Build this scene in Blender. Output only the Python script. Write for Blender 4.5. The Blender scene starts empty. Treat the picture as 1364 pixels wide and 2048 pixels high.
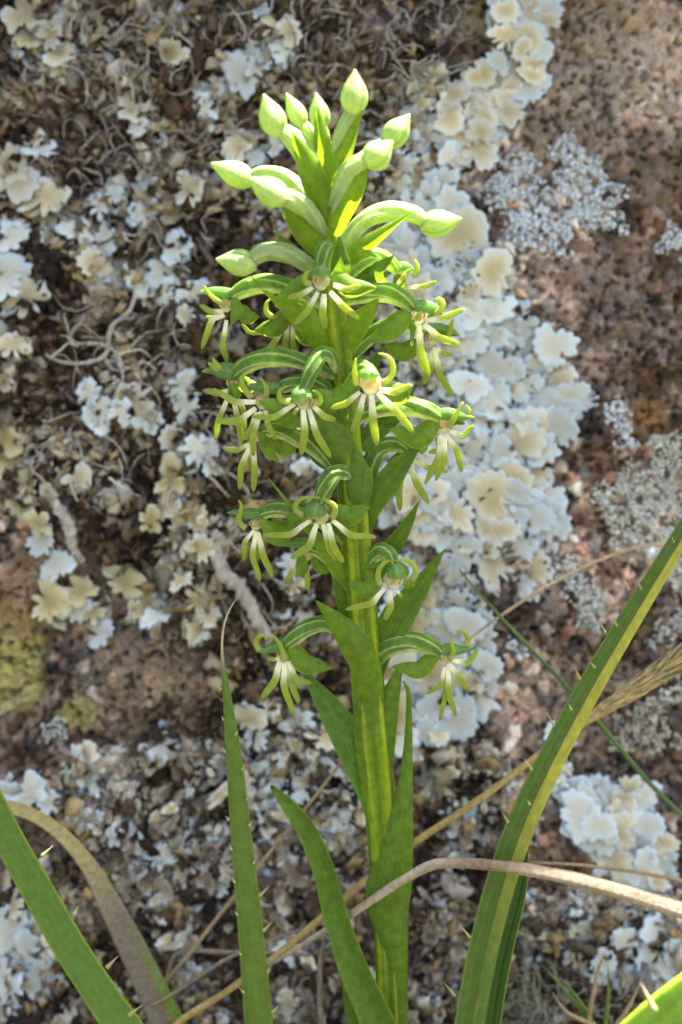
import bpy, math, random
import numpy as np
from mathutils import Vector, Matrix

# ------------------------------------------------------------------ camera
scene = bpy.context.scene
COL = scene.collection
random.seed(7); rng = np.random.default_rng(7)
PITCH = math.radians(8.0)
TANH = math.tan(math.radians(22.5))
FPX = 1024 / TANH                       # focal length in photo pixels
DIST = 0.2656
FWD = np.array([0, math.cos(PITCH), -math.sin(PITCH)])
UPV = np.array([0, math.sin(PITCH), math.cos(PITCH)])
RGT = np.array([1.0, 0, 0])
CAM = np.array([0, 0, 0.16]) - DIST * FWD
cam = bpy.data.cameras.new('camera'); camo = bpy.data.objects.new('camera', cam)
COL.objects.link(camo); scene.camera = camo
camo.location = CAM; camo.rotation_euler = (math.pi / 2 - PITCH, 0, 0)
cam.sensor_fit = 'VERTICAL'; cam.sensor_height = 24; cam.lens = 12 / TANH
cam.clip_start = 0.005; cam.clip_end = 3000
cam.dof.use_dof = True; cam.dof.focus_distance = DIST - 0.014; cam.dof.aperture_fstop = 7.0

# ------------------------------------------------------------------ light
SUN_EL = math.radians(70.0); SUN_AZ = math.radians(91.0)
w = bpy.data.worlds.new('World'); scene.world = w; w.use_nodes = True
nt = w.node_tree; nt.nodes.clear()
sky = nt.nodes.new('ShaderNodeTexSky'); sky.sky_type = 'NISHITA'; sky.sun_disc = False
sky.dust_density = 4.0; sky.ozone_density = .2; sky.sun_elevation = SUN_EL; sky.sun_rotation = SUN_AZ
bg = nt.nodes.new('ShaderNodeBackground'); bg.inputs['Strength'].default_value = 0.052
wo = nt.nodes.new('ShaderNodeOutputWorld')
nt.links.new(sky.outputs[0], bg.inputs[0]); nt.links.new(bg.outputs[0], wo.inputs[0])
sl = bpy.data.lights.new('sun', 'SUN'); sl.energy = 5.0; sl.angle = math.radians(0.5); sl.color = (1, .95, .86)
so = bpy.data.objects.new('sun', sl); COL.objects.link(so)
tosun = Vector((math.sin(SUN_AZ) * math.cos(SUN_EL), math.cos(SUN_AZ) * math.cos(SUN_EL), math.sin(SUN_EL)))
so.rotation_euler = tosun.to_track_quat('Z', 'Y').to_euler(); so.location = (0, .5, 1)
scene.view_settings.view_transform = 'Standard'; scene.view_settings.look = 'None'
scene.view_settings.gamma = 1; scene.view_settings.exposure = 3.3
scene.render.resolution_x = 682; scene.render.resolution_y = 1024
scene.render.engine = 'CYCLES'
scene.cycles.max_bounces = 10; scene.cycles.transmission_bounces = 8; scene.cycles.diffuse_bounces = 6

# ------------------------------------------------------------------ pixels to places
def P(px, py, Y):
    d = FWD + RGT * ((px - 682) / FPX) + UPV * ((1024 - py) / FPX)
    return CAM + d * ((Y - CAM[1]) / d[1])
def depth(p): return float(np.dot(np.asarray(p) - CAM, FWD))
U = DIST / FPX                          # metres per photo pixel at the plant
DS = 1.0
LEAN = 0.0
def lean(py):             # the orchid leans out from under the added overhang
    t = max(0., 1500. - py); return LEAN * .24 * t * t / (t + 200)
def D(d, py=1500): return -(d * DS + lean(py)) * U                 # nearer by d pixels -> world Y

# ------------------------------------------------------------------ noise (numpy)
def h2(ix, iy, s):
    ix = ix.astype(np.int64); iy = iy.astype(np.int64)
    h = (ix * 374761393 + iy * 668265263 + s * 974711) & 0xFFFFFFFF
    h = ((h ^ (h >> 13)) * 1274126177) & 0xFFFFFFFF
    h = ((h ^ (h >> 16)) * 2246822519) & 0xFFFFFFFF
    return ((h ^ (h >> 15)) & 0xFFFFFF) / float(0x1000000)
def vn(x, y, s):
    ix = np.floor(x); iy = np.floor(y); fx = x - ix; fy = y - iy
    fx = fx * fx * (3 - 2 * fx); fy = fy * fy * (3 - 2 * fy)
    return (h2(ix, iy, s) * (1 - fx) + h2(ix + 1, iy, s) * fx) * (1 - fy) + (h2(ix, iy + 1, s) * (1 - fx) + h2(ix + 1, iy + 1, s) * fx) * fy
def fbm(x, y, s, o=4):
    v = 0; a = .5; t = 0
    for i in range(o):
        v = v + a * vn(x, y, s + i * 17); t += a; a *= .5; x = x * 2.03 + 3.1; y = y * 2.03 - 1.7
    return v / t
def worley(x, y, s):
    ix = np.floor(x); iy = np.floor(y)
    f1 = np.full(x.shape, 9.0); f2 = np.full(x.shape, 9.0); idv = np.zeros(x.shape)
    for dx in (-1, 0, 1):
        for dy in (-1, 0, 1):
            cx = ix + dx; cy = iy + dy
            dd = np.hypot(cx + h2(cx, cy, s) - x, cy + h2(cx, cy, s + 1) - y)
            n = dd < f1
            f2 = np.where(n, f1, np.minimum(f2, dd)); idv = np.where(n, h2(cx, cy, s + 2), idv); f1 = np.where(n, dd, f1)
    return f1, f2, idv
def sstep(a, b, x):
    t = np.clip((x - a) / (b - a), 0, 1); return t * t * (3 - 2 * t)

# ------------------------------------------------------------------ objects
def tag(o, label=None, cat=None, group=None, kind=None):
    if label: o['label'] = label
    if cat: o['category'] = cat
    if group: o['group'] = group
    if kind: o['kind'] = kind
    return o
def empty(name, loc, label=None, cat=None, group=None):
    o = bpy.data.objects.new(name, None); COL.objects.link(o); o.location = loc
    o.empty_display_size = .01
    return tag(o, label, cat, group)
def link(name, me, mat, parent=None, smooth=True):
    if mat and not me.materials: me.materials.append(mat)
    if smooth: me.polygons.foreach_set('use_smooth', [True] * len(me.polygons))
    o = bpy.data.objects.new(name, me); COL.objects.link(o)
    if parent is not None:
        o.parent = parent
        q = parent; off = Vector((0, 0, 0))
        while q is not None: off += q.location; q = q.parent
        o.location = -off
    return o
def mesh(name, V, F, C=None, attr='Col'):
    me = bpy.data.meshes.new(name)
    me.from_pydata([tuple(map(float, v)) for v in V], [], F)
    if C is not None:
        a = me.attributes.new(attr, 'FLOAT_COLOR', 'POINT')
        C = np.asarray(C, dtype=np.float32); C4 = np.ones((len(C), 4), dtype=np.float32); C4[:, :3] = C
        a.data.foreach_set('color', C4.ravel())
    me.update(); return me

# ------------------------------------------------------------------ materials
def newmat(name):
    m = bpy.data.materials.new(name); m.use_nodes = True; m.node_tree.nodes.clear(); return m, m.node_tree
def N(t, ty, **kw):
    n = t.nodes.new(ty)
    for k, v in kw.items(): setattr(n, k, v)
    return n
def mixc(t, fac, a, b, mode='MIX'):
    n = N(t, 'ShaderNodeMix', data_type='RGBA', blend_type=mode)
    for sock, v in ((n.inputs[0], fac), (n.inputs[6], a), (n.inputs[7], b)):
        if isinstance(v, (int, float)): sock.default_value = v
        elif isinstance(v, tuple): sock.default_value = (*v, 1)
        else: t.links.new(v, sock)
    return n.outputs[2]
def ramp(t, fac, stops):
    n = N(t, 'ShaderNodeValToRGB'); t.links.new(fac, n.inputs[0])
    e = n.color_ramp.elements
    while len(e) < len(stops): e.new(.5)
    for q, (p, c) in zip(e, stops): q.position = p; q.color = (*c, 1)
    return n.outputs[0]
def noise(t, scale, detail=4, rough=.6, vec=None):
    n = N(t, 'ShaderNodeTexNoise'); n.inputs['Scale'].default_value = scale; n.inputs['Detail'].default_value = detail
    n.inputs['Roughness'].default_value = rough
    if vec is not None: t.links.new(vec, n.inputs['Vector'])
    return n.outputs[0]
def plantmat(name, trans=.4, rough=.42, tgain=(1.25, 1.2, .8), spec=.4, var=.25, nscale=500, bump=.15, coat=0.):
    m, t = newmat(name)
    at = N(t, 'ShaderNodeAttribute', attribute_name='Col')
    tc = N(t, 'ShaderNodeTexCoord')
    nz = noise(t, nscale, 4, .65, tc.outputs['Object'])
    v = ramp(t, nz, [(.3, (1 - var,) * 3), (.7, (1 + var * .6,) * 3)])
    c = mixc(t, 1.0, at.outputs['Color'], v, 'MULTIPLY')
    p = N(t, 'ShaderNodeBsdfPrincipled'); p.inputs['Roughness'].default_value = rough
    p.inputs['Specular IOR Level'].default_value = spec; p.inputs['Coat Weight'].default_value = coat; p.inputs['Coat Roughness'].default_value = .5
    t.links.new(c, p.inputs['Base Color'])
    nf = noise(t, 2600, 2, .5, tc.outputs['Object'])
    b = N(t, 'ShaderNodeBump'); b.inputs['Strength'].default_value = bump; b.inputs['Distance'].default_value = .0003
    t.links.new(nf, b.inputs['Height']); t.links.new(b.outputs[0], p.inputs['Normal'])
    tr = N(t, 'ShaderNodeBsdfTranslucent')
    t.links.new(mixc(t, 1.0, c, tgain, 'MULTIPLY'), tr.inputs[0])
    mx = N(t, 'ShaderNodeMixShader'); mx.inputs[0].default_value = trans
    t.links.new(p.outputs[0], mx.inputs[1]); t.links.new(tr.outputs[0], mx.inputs[2])
    o = N(t, 'ShaderNodeOutputMaterial'); t.links.new(mx.outputs[0], o.inputs[0])
    return m
M_GREEN = plantmat('orchid_green', .5, .45, (2.1, 1.95, .6), .3, .3)
M_BUD = plantmat('orchid_bud', .36, .48, (1.6, 1.75, .15), .8, .2)
M_PETAL = plantmat('orchid_petal', .5, .36, (1.5, 1.35, .9), var=.16)
M_STEM = plantmat('orchid_stem', .4, .42, (2.2, 1.7, .35), .3, .3)
M_BLADE = plantmat('spiny_blade', .3, .42, (1.8, 1.6, .5), .3, .22)
M_DRY = plantmat('dry_straw', .25, .7, (1.2, 1.1, .8), .2, .35, 900, .4)

def drymat(name, var=.35, nscale=900, bump=.5, rough=.85):
    m, t = newmat(name)
    at = N(t, 'ShaderNodeAttribute', attribute_name='Col'); tc = N(t, 'ShaderNodeTexCoord')
    nz = noise(t, nscale, 5, .7, tc.outputs['Object'])
    v = ramp(t, nz, [(.28, (1 - var,) * 3), (.72, (1 + var * .7,) * 3)])
    p = N(t, 'ShaderNodeBsdfPrincipled'); p.inputs['Roughness'].default_value = rough; p.inputs['Specular IOR Level'].default_value = .2
    t.links.new(mixc(t, 1.0, at.outputs['Color'], v, 'MULTIPLY'), p.inputs['Base Color'])
    b = N(t, 'ShaderNodeBump'); b.inputs['Strength'].default_value = bump; b.inputs['Distance'].default_value = .0006
    t.links.new(nz, b.inputs['Height']); t.links.new(b.outputs[0], p.inputs['Normal'])
    o = N(t, 'ShaderNodeOutputMaterial'); t.links.new(p.outputs[0], o.inputs[0]); return m
M_ROCK = drymat('rock', .5, 1100, .8, .82)
M_LITTER = drymat('lichen_litter', .3, 1500, .4)
M_CRUST = drymat('crust_lichen', .22, 1800, .5, .9)

def lobemat(name, inner, mid, rim):
    m, t = newmat(name)
    at = N(t, 'ShaderNodeAttribute', attribute_name='rim'); tc = N(t, 'ShaderNodeTexCoord')
    sx = N(t, 'ShaderNodeSeparateColor'); t.links.new(at.outputs['Color'], sx.inputs[0])
    nz = noise(t, 330, 5, .62, tc.outputs['Object'])
    ad = N(t, 'ShaderNodeMath', operation='MULTIPLY_ADD'); t.links.new(nz, ad.inputs[0]); ad.inputs[1].default_value = .55; ad.inputs[2].default_value = -.27
    ad2 = N(t, 'ShaderNodeMath', operation='ADD'); t.links.new(sx.outputs[0], ad2.inputs[0]); t.links.new(ad.outputs[0], ad2.inputs[1])
    c = ramp(t, ad2.outputs[0], [(.10, inner), (.55, mid), (.95, rim), (1.0, rim)])
    oi = N(t, 'ShaderNodeObjectInfo')
    g = ramp(t, oi.outputs['Random'], [(0, (.74, .74, .74)), (1, (1.08, 1.06, 1.02))])
    c = mixc(t, 1.0, c, g, 'MULTIPLY')
    n2 = noise(t, 1500, 3, .7, tc.outputs['Object'])
    sp = ramp(t, n2, [(.28, (.5, .48, .45)), (.38, (1, 1, 1))])
    c = mixc(t, .8, c, sp, 'MULTIPLY')
    bl = noise(t, 150, 5, .7, tc.outputs['Object']); c = mixc(t, ramp(t, bl, [(.55, (0, 0, 0)), (.70, (.6, .6, .6))]), c, (.15, .11, .075))
    # underside
    un = mixc(t, sx.outputs[1], c, (.10, .07, .045))
    p = N(t, 'ShaderNodeBsdfPrincipled'); p.inputs['Roughness'].default_value = .75; p.inputs['Specular IOR Level'].default_value = .25
    t.links.new(un, p.inputs['Base Color'])
    b = N(t, 'ShaderNodeBump'); b.inputs['Strength'].default_value = .45; b.inputs['Distance'].default_value = .0007
    t.links.new(nz, b.inputs['Height']); t.links.new(b.outputs[0], p.inputs['Normal'])
    tr = N(t, 'ShaderNodeBsdfTranslucent'); t.links.new(un, tr.inputs[0])
    mx = N(t, 'ShaderNodeMixShader'); mx.inputs[0].default_value = .12
    t.links.new(p.outputs[0], mx.inputs[1]); t.links.new(tr.outputs[0], mx.inputs[2])
    o = N(t, 'ShaderNodeOutputMaterial'); t.links.new(mx.outputs[0], o.inputs[0]); return m
LM = {'b': lobemat('lichen_blue_white', (.61, .60, .52), (.64, .70, .68), (.64, .78, .90)),
      'c': lobemat('lichen_cream', (.52, .44, .26), (.68, .63, .46), (.70, .75, .74)),
      'y': lobemat('lichen_yellow_cream', (.34, .28, .13), (.54, .48, .26), (.60, .59, .43)),
      't': lobemat('lichen_tan', (.14, .085, .045), (.30, .21, .11), (.42, .33, .20)),
      'g': lobemat('lichen_grey_tan', (.24, .18, .12), (.40, .34, .26), (.52, .49, .43))}

# ------------------------------------------------------------------ setting: ground and rock
def gmat():
    m, t = newmat('ground_soil'); tc = N(t, 'ShaderNodeTexCoord')
    nz = noise(t, 9, 8, .7, tc.outputs['Object']); n2 = noise(t, 160, 4, .7, tc.outputs['Object'])
    c = mixc(t, n2, ramp(t, nz, [(.35, (.045, .04, .025)), (.6, (.045, .06, .02))]), (.09, .075, .05))
    p = N(t, 'ShaderNodeBsdfPrincipled'); p.inputs['Roughness'].default_value = .95; t.links.new(c, p.inputs['Base Color'])
    b = N(t, 'ShaderNodeBump'); b.inputs['Distance'].default_value = .004; t.links.new(n2, b.inputs['Height']); t.links.new(b.outputs[0], p.inputs['Normal'])
    o = N(t, 'ShaderNodeOutputMaterial'); t.links.new(p.outputs[0], o.inputs[0]); return m
gx = np.concatenate([[-1500, -300, -60, -12, -4], np.linspace(-1.5, 1.5, 61), [4, 12, 60, 300, 1500]])
GX, GY = np.meshgrid(gx, gx)
GZ = np.where(np.hypot(GX, GY) < 2.2, (fbm(GX * 14, GY * 14, 5) - .5) * .012 - .006, -.006)
n = len(gx)
F = [(j * n + i, j * n + i + 1, (j + 1) * n + i + 1, (j + 1) * n + i) for j in range(n - 1) for i in range(n - 1)]
tag(link('ground', mesh('ground', np.stack([GX, GY, GZ], -1).reshape(-1, 3), F), gmat()), 'dark earth and turf at the foot of the rock', kind='structure')

ZTOP = .41
def base_y(z):      # the face leans back; the lip above the plant is an added overhang
    z = np.asarray(z, dtype=float)
    return .034 + .115 * np.clip(z, -.1, .60)
def relief(x, z):   # outward relief of the face in metres
    r = .013 * (fbm(x * 11 + 4, z * 11, 3, 3) - .5) + .009 * (fbm(x * 45, z * 45, 9, 3) - .5)
    r = r + .0042 * (fbm(x * 150, z * 150, 21, 3) - .5)
    return r * (1 - .75 * sstep(.40, .43, z))
def grains(x, z):
    wx = x + .0012 * (vn(x * 400, z * 400, 77) - .5); wz = z + .0012 * (vn(x * 400, z * 400, 78) - .5)
    f1, f2, idv = worley(wx * 330, wz * 330, 31)
    g = .0019 * (idv - .5) + .0006 * np.minimum(f2 - f1, .35) / .35
    f1b, f2b, idb = worley(wx * 850, wz * 850, 41)
    g = g + .0009 * (idb - .5) - .0012 * (idb < .13) + .0003 * np.minimum(f2b - f1b, .3) / .3
    return g, idv, idb, f2 - f1
def face_y(x, z):
    return base_y(z) - relief(x, z) + 5.0 * np.clip(np.abs(x) - .25, 0, 9) ** 2
TX0, TY0, TS = -260.0, -160.0, 6.0
_tx, _ty = np.meshgrid(TX0 + TS * np.arange(330), TY0 + TS * np.arange(400))
_dir = FWD + RGT * ((_tx - 682) / FPX)[..., None] + UPV * ((1024 - _ty) / FPX)[..., None]
_y = np.full(_tx.shape, .06)
for _ in range(7):
    _p = CAM + _dir * ((_y - CAM[1]) / _dir[..., 1])[..., None]
    _y = face_y(_p[..., 0], _p[..., 2])
_p = CAM + _dir * ((_y - CAM[1]) / _dir[..., 1])[..., None]
_e = .0025
_n = np.stack([(face_y(_p[..., 0] + _e, _p[..., 2]) - face_y(_p[..., 0] - _e, _p[..., 2])) / (2 * _e), -np.ones(_tx.shape),
               (face_y(_p[..., 0], _p[..., 2] + _e) - face_y(_p[..., 0], _p[..., 2] - _e)) / (2 * _e)], -1)
_n /= np.linalg.norm(_n, axis=-1)[..., None]
def on_rock(px, py):        # place and outward normal of the rock face seen at a photo pixel
    u = min(max((px - TX0) / TS, 0), 328.99); v = min(max((py - TY0) / TS, 0), 398.99)
    i = int(u); j = int(v); u -= i; v -= j
    a, b, c, d = (1 - u) * (1 - v), u * (1 - v), (1 - u) * v, u * v
    return (_p[j, i] * a + _p[j, i + 1] * b + _p[j + 1, i] * c + _p[j + 1, i + 1] * d), (_n[j, i] * a + _n[j, i + 1] * b + _n[j + 1, i] * c + _n[j + 1, i + 1] * d)
_N1 = {}
def n1(x, y, s):            # scalar value noise
    ix = math.floor(x); iy = math.floor(y); fx = x - ix; fy = y - iy
    def g(i, j):
        k = (i, j, s)
        if k not in _N1: _N1[k] = random.Random(i * 7919 + j * 104729 + s).random()
        return _N1[k]
    fx = fx * fx * (3 - 2 * fx); fy = fy * fy * (3 - 2 * fy)
    return (g(ix, iy) * (1 - fx) + g(ix + 1, iy) * fx) * (1 - fy) + (g(ix, iy + 1) * (1 - fx) + g(ix + 1, iy + 1) * fx) * fy
def RS(px, py):     # metres per photo pixel on the rock
    p = P(px, py, .062); return depth(p) / FPX

STEP = .00048
xs = np.arange(-.125, .1251, STEP)
ext = .125 + np.cumsum(np.geomspace(.0009, .07, 28))
xs = np.concatenate([-ext[::-1], xs, ext])
zs = np.concatenate([[-.06, -.03, -.01], np.arange(0, .305, STEP), np.arange(.306, ZTOP, .0016)])
rows = [(float(base_y(z)), z, -1.0, 0.0, z) for z in zs]
prof = np.array([(float(base_y(ZTOP)), ZTOP), (.074, .421), (.050, .428), (.018, .431), (-.0105, .434), (-.0154, .441), (-.0110, .449), (.010, .454), (.075, .458), (.20, .47), (.55, .48), (.66, .40), (.68, -.06)])  # unseen overhang above the face, added and shaped to shade what lies below
pt = np.concatenate([[0], np.cumsum(np.hypot(*np.diff(prof, axis=0).T))])
ss_ = np.concatenate([np.arange(.0008, pt[8], .0010), np.linspace(pt[8], pt[-1], 30)])
py_, pz_ = np.interp(ss_, pt, prof[:, 0]), np.interp(ss_, pt, prof[:, 1])
for _ in range(4):
    py_[1:40] = (py_[:39] + py_[1:40] + py_[2:41]) / 3; pz_[1:40] = (pz_[:39] + pz_[1:40] + pz_[2:41]) / 3
ty, tz = np.gradient(py_), np.gradient(pz_); tl = np.hypot(ty, tz)
rows += [(a_, b_, -c_, d_, ZTOP + e_) for a_, b_, c_, d_, e_ in zip(py_, pz_, tz / tl, ty / tl, ss_)]
RW = np.array(rows); nr, nc = len(rows), len(xs)
X = np.broadcast_to(xs, (nr, nc)); YB = RW[:, :1]; ZB = RW[:, 1:2]
A = np.broadcast_to(RW[:, 4:5], (nr, nc))
disp = relief(X, A); gr, idv, idb, edge = grains(X, A)
disp = disp + gr
Yv = YB + RW[:, 2:3] * disp + 5.0 * np.clip(np.abs(X) - .25, 0, .5) ** 2
Zv = ZB + RW[:, 3:4] * disp
ROCKV = np.stack([X, Yv, Zv], -1).reshape(-1, 3)
# mineral colours: feldspar, quartz, dark mica, iron stain, zones darkened for lichen, soil and gap shade
pal = np.array([(.30, .20, .14), (.40, .29, .21), (.23, .175, .13), (.12, .11, .105), (.025, .022, .022), (.10, .052, .03), (.54, .44, .36), (.36, .21, .14)])
cut = np.array([.20, .36, .50, .62, .74, .86, .93, 1.01])
c1 = pal[np.searchsorted(cut, idv)]; c2 = pal[np.searchsorted(cut, idb)]
colr = np.where((idv > .5)[..., None], .86 * c1 + .14 * c2, .45 * c1 + .55 * c2)
colr = colr * (.68 + .32 * sstep(.02, .16, edge))[..., None]
colr[idb < .13] *= .5  # sunken pits also darkened in the colour
big = fbm(X * 26 + 9, A * 26, 61, 4); med = fbm(X * 120, A * 120, 71, 4)
tone = (.42 + 1.0 * sstep(.36, .62, big))[..., None] * (.30 + 1.3 * med)[..., None]
colr = colr * tone * 1.35
ir = (sstep(.52, .66, fbm(X * 40 - 3, A * 40 + 8, 91, 4)) * .3)[..., None]
colr = colr * (1 - ir) + ir * np.array([.20, .10, .04]) * (.6 + .8 * med[..., None])
# stone blackened by dead lichen and soil, plus gap shade painted between pale lobes, given by the place they have on the face
dk = np.zeros(X.shape)
for px, py, r, s in ((120, 250, 330, .85), (420, 200, 330, .8), (250, 700, 330, .85), (480, 850, 240, .9), (300, 1000, 220, .7), (640, 1150, 230, .8), (420, 1330, 150, .8),
                     (560, 1560, 300, .75), (900, 1500, 140, .8), (960, 430, 70, .8), (990, 1220, 90, .7), (1330, 680, 90, .7), (1030, 650, 60, .7),
                     (300, 1800, 260, .6), (840, 480, 110, .8), (930, 720, 150, .85), (960, 900, 150, .85), (960, 1040, 140, .85), (880, 1250, 120, .85), (860, 1400, 100, .8), (960, 220, 90, .6), (1050, 60, 60, .6), (1230, 1660, 80, .7), (900, 1900, 230, .8), (1200, 1900, 200, .6), (1120, 800, 70, .5), (700, 600, 240, .6)):
    p, _ = on_rock(px, py); R = r * RS(px, py)
    q = np.hypot(X - p[0], A - p[2]) / R + .9 * (fbm(X * 90, A * 90, 101, 4) - .5)
    dk = np.maximum(dk, s * (1 - sstep(.65, 1.05, q)))
dirt_gap_shade = np.array([.036, .021, .013]) * (.4 + 1.3 * med[..., None]) + (idb[..., None] > .86) * np.array([.16, .13, .10])
colr = colr * (1 - dk[..., None]) + dirt_gap_shade * dk[..., None]
for px, py, r, c, s in ((30, 1290, 90, (.36, .32, .10), .7), (20, 1380, 70, (.36, .32, .10), .7), (160, 1420, 40, (.36, .33, .10), .7), (330, 1370, 50, (.38, .32, .16), .5), (10, 190, 50, (.24, .22, .05), .9), (960, 40, 70, (.30, .25, .08), .5),
                        (1290, 820, 60, (.30, .15, .05), .5), (300, 1330, 160, (.36, .26, .17), .45), (60, 1180, 110, (.34, .21, .11), .5), (1200, 150, 260, (.46, .36, .27), .5), (1250, 60, 200, (.44, .36, .28), .4), (1180, 620, 200, (.42, .32, .27), .35), (1120, 1420, 160, (.36, .26, .2), .3)):
    p, _ = on_rock(px, py); R = r * RS(px, py)
    q = np.hypot(X - p[0], A - p[2]) / R + 1.2 * (fbm(X * 120, A * 120, 131, 4) - .5)
    k = (s * (1 - sstep(.5, 1.0, q)))[..., None] * (.4 + .6 * (idb > .3))[..., None]
    colr = colr * (1 - k) + np.array(c) * k * (.6 + .8 * med[..., None])
ii = np.arange(nr * nc).reshape(nr, nc)
Q = np.stack([ii[:-1, :-1], ii[:-1, 1:], ii[1:, 1:], ii[1:, :-1]], -1).reshape(-1, 4)
me = bpy.data.meshes.new('rock_face')
me.vertices.add(len(ROCKV)); me.vertices.foreach_set('co', ROCKV.astype(np.float32).ravel())
me.loops.add(Q.size); me.loops.foreach_set('vertex_index', Q.ravel().astype(np.int32))
me.polygons.add(len(Q)); me.polygons.foreach_set('loop_start', np.arange(0, Q.size, 4, dtype=np.int32))
me.update(calc_edges=True)
at = me.attributes.new('Col', 'FLOAT_COLOR', 'POINT')
C4 = np.ones((nr * nc, 4), dtype=np.float32); C4[:, :3] = np.clip(colr, .01, .8).reshape(-1, 3); at.data.foreach_set('color', C4.ravel())
tag(link('rock_face', me, M_ROCK), 'rough brown granite rock face crusted with lichens', kind='structure')

# ------------------------------------------------------------------ sweeps
def spline(A, n):
    A = np.asarray(A, float); k = len(A)
    if k == 2: A = np.array([A[0], (A[0] + A[1]) / 2, A[1]]); k = 3
    t = np.concatenate([[0], np.cumsum(np.maximum(np.linalg.norm(np.diff(A[:, :3], axis=0), axis=1), 1e-6))]); t /= t[-1]
    m = np.zeros_like(A)
    m[1:-1] = (A[2:] - A[:-2]) / (t[2:] - t[:-2])[:, None]
    m[0] = 2 * (A[1] - A[0]) / (t[1] - t[0]) - m[1]; m[-1] = 2 * (A[-1] - A[-2]) / (t[-1] - t[-2]) - m[-2]
    u = np.linspace(0, 1, n); j = np.clip(np.searchsorted(t, u, 'right') - 1, 0, k - 2)
    h = (t[j + 1] - t[j])[:, None]; s = ((u - t[j]) / (t[j + 1] - t[j]))[:, None]
    return (2 * s**3 - 3 * s**2 + 1) * A[j] + (s**3 - 2 * s**2 + s) * h * m[j] + (-2 * s**3 + 3 * s**2) * A[j + 1] + (s**3 - s**2) * h * m[j + 1]
def world_pts(pts):
    out = []
    for q in pts:
        px, py, d, hw = q[:4]; roll = q[4] if len(q) > 4 else 0
        p = P(px, py, D(d, py)); out.append((*p, hw * depth(p) / FPX, math.radians(roll)))
    return out
def frames(pts, n):
    S = spline(world_pts(pts), n); pos = S[:, :3]; hw = np.maximum(S[:, 3], 5e-5); roll = S[:, 4]
    T = np.gradient(pos, axis=0); T /= np.linalg.norm(T, axis=1)[:, None]
    view = CAM - pos; view /= np.linalg.norm(view, axis=1)[:, None]
    Sd = np.cross(T, view); L = np.linalg.norm(Sd, axis=1)[:, None]
    Sd = Sd / np.maximum(L, 1e-6); Nn = np.cross(Sd, T)
    c, s = np.cos(roll)[:, None], np.sin(roll)[:, None]
    return pos, hw, T, Sd * c + Nn * s, Nn * c - Sd * s
def ring_mesh(name, pos_rings, cols):
    n, m = pos_rings.shape[:2]
    V = list(pos_rings.reshape(-1, 3)); C = list(cols.reshape(-1, 3))
    F = [(i * m + j, (i + 1) * m + j, (i + 1) * m + (j + 1) % m, i * m + (j + 1) % m) for i in range(n - 1) for j in range(m)]
    for i, flip in ((0, 0), (n - 1, 1)):
        V.append(pos_rings[i].mean(0)); C.append(cols[i].mean(0)); q = len(V) - 1
        for j in range(m):
            a, b = i * m + j, i * m + (j + 1) % m
            F.append((q, b, a) if flip else (q, a, b))
    return mesh(name, V, F, C)
def tube(name, pts, colf, mat, parent, n=18, m=14, flat=1.0, ridge=None, cup=0, under=None):
    pos, hw, T, S, Nn = frames(pts, n)
    a = np.linspace(0, 2 * math.pi, m, endpoint=False)
    t = np.linspace(0, 1, n)[:, None]
    r = np.ones((n, m)) if ridge is None else ridge(t, a[None, :])
    ca = np.cos(a)[None, :] * r; sa = np.sin(a)[None, :] * r * flat
    fl = cup * (ca ** 2)
    V = pos[:, None, :] + hw[:, None, None] * (ca[..., None] * S[:, None, :] + (sa + fl)[..., None] * Nn[:, None, :])
    T_, A_ = np.broadcast_to(t, (n, m)), np.broadcast_to(a[None, :], (n, m))
    if under is None: C = colf(T_, A_)
    else:
        dz = (np.cos(a)[None, :, None] * S[:, None, :] + np.sin(a)[None, :, None] * Nn[:, None, :])[..., 2]
        C = lerp(colf(T_, A_), under, sstep(.35, .85, -dz) * .9)
    return link(name, ring_mesh(name, V, C), mat, parent)
def sheet(name, pts, colf, mat, parent, n=26, m=17, cup=.25, fold=0., wave=0., thick=1.6, seed=0, single=False):
    """leaf-like blade: closed lens section, cup>0 turns the margins to the camera"""
    pos, hw, T, S, Nn = frames(pts, n)
    s = np.linspace(-1, 1, m); ss = np.concatenate([s, s[-2:0:-1]]); side = np.concatenate([np.ones(m), -np.ones(m - 2)])
    t = np.linspace(0, 1, n)[:, None]
    off = cup * ss[None, :] ** 2 + fold * np.abs(ss)[None, :] + wave * np.sin(t * 17 + seed + 1.5 * ss[None, :]) * np.abs(ss)[None, :]
    th = (thick * U / 2) * side[None, :] * np.sqrt(np.maximum(1 - ss[None, :] ** 2, 0)) * np.minimum(1, hw[:, None] / (4 * U))
    # parallel veins as fine grooves on the surface
    vein = .12 * U * np.cos(ss[None, :] * 16) * side[None, :] * (1 - ss[None, :] ** 2)
    V = pos[:, None, :] + (hw[:, None] * ss[None, :])[..., None] * S[:, None, :] + (hw[:, None] * off + th + vein)[..., None] * Nn[:, None, :]
    C = colf(np.broadcast_to(t, (n, len(ss))), np.broadcast_to(ss[None, :], (n, len(ss))))
    if single:          # a leaf a fifth of a millimetre thick: one skin
        V = V[:, :m]; C = C[:, :m]
        F = [(i * m + j, (i + 1) * m + j, (i + 1) * m + j + 1, i * m + j + 1) for i in range(n - 1) for j in range(m - 1)]
        return link(name, mesh(name, V.reshape(-1, 3), F, C.reshape(-1, 3)), mat, parent)
    return link(name, ring_mesh(name, V, C), mat, parent)
def lerp(a, b, k): return np.asarray(a) * (1 - k[..., None]) + np.asarray(b) * k[..., None]

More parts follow.
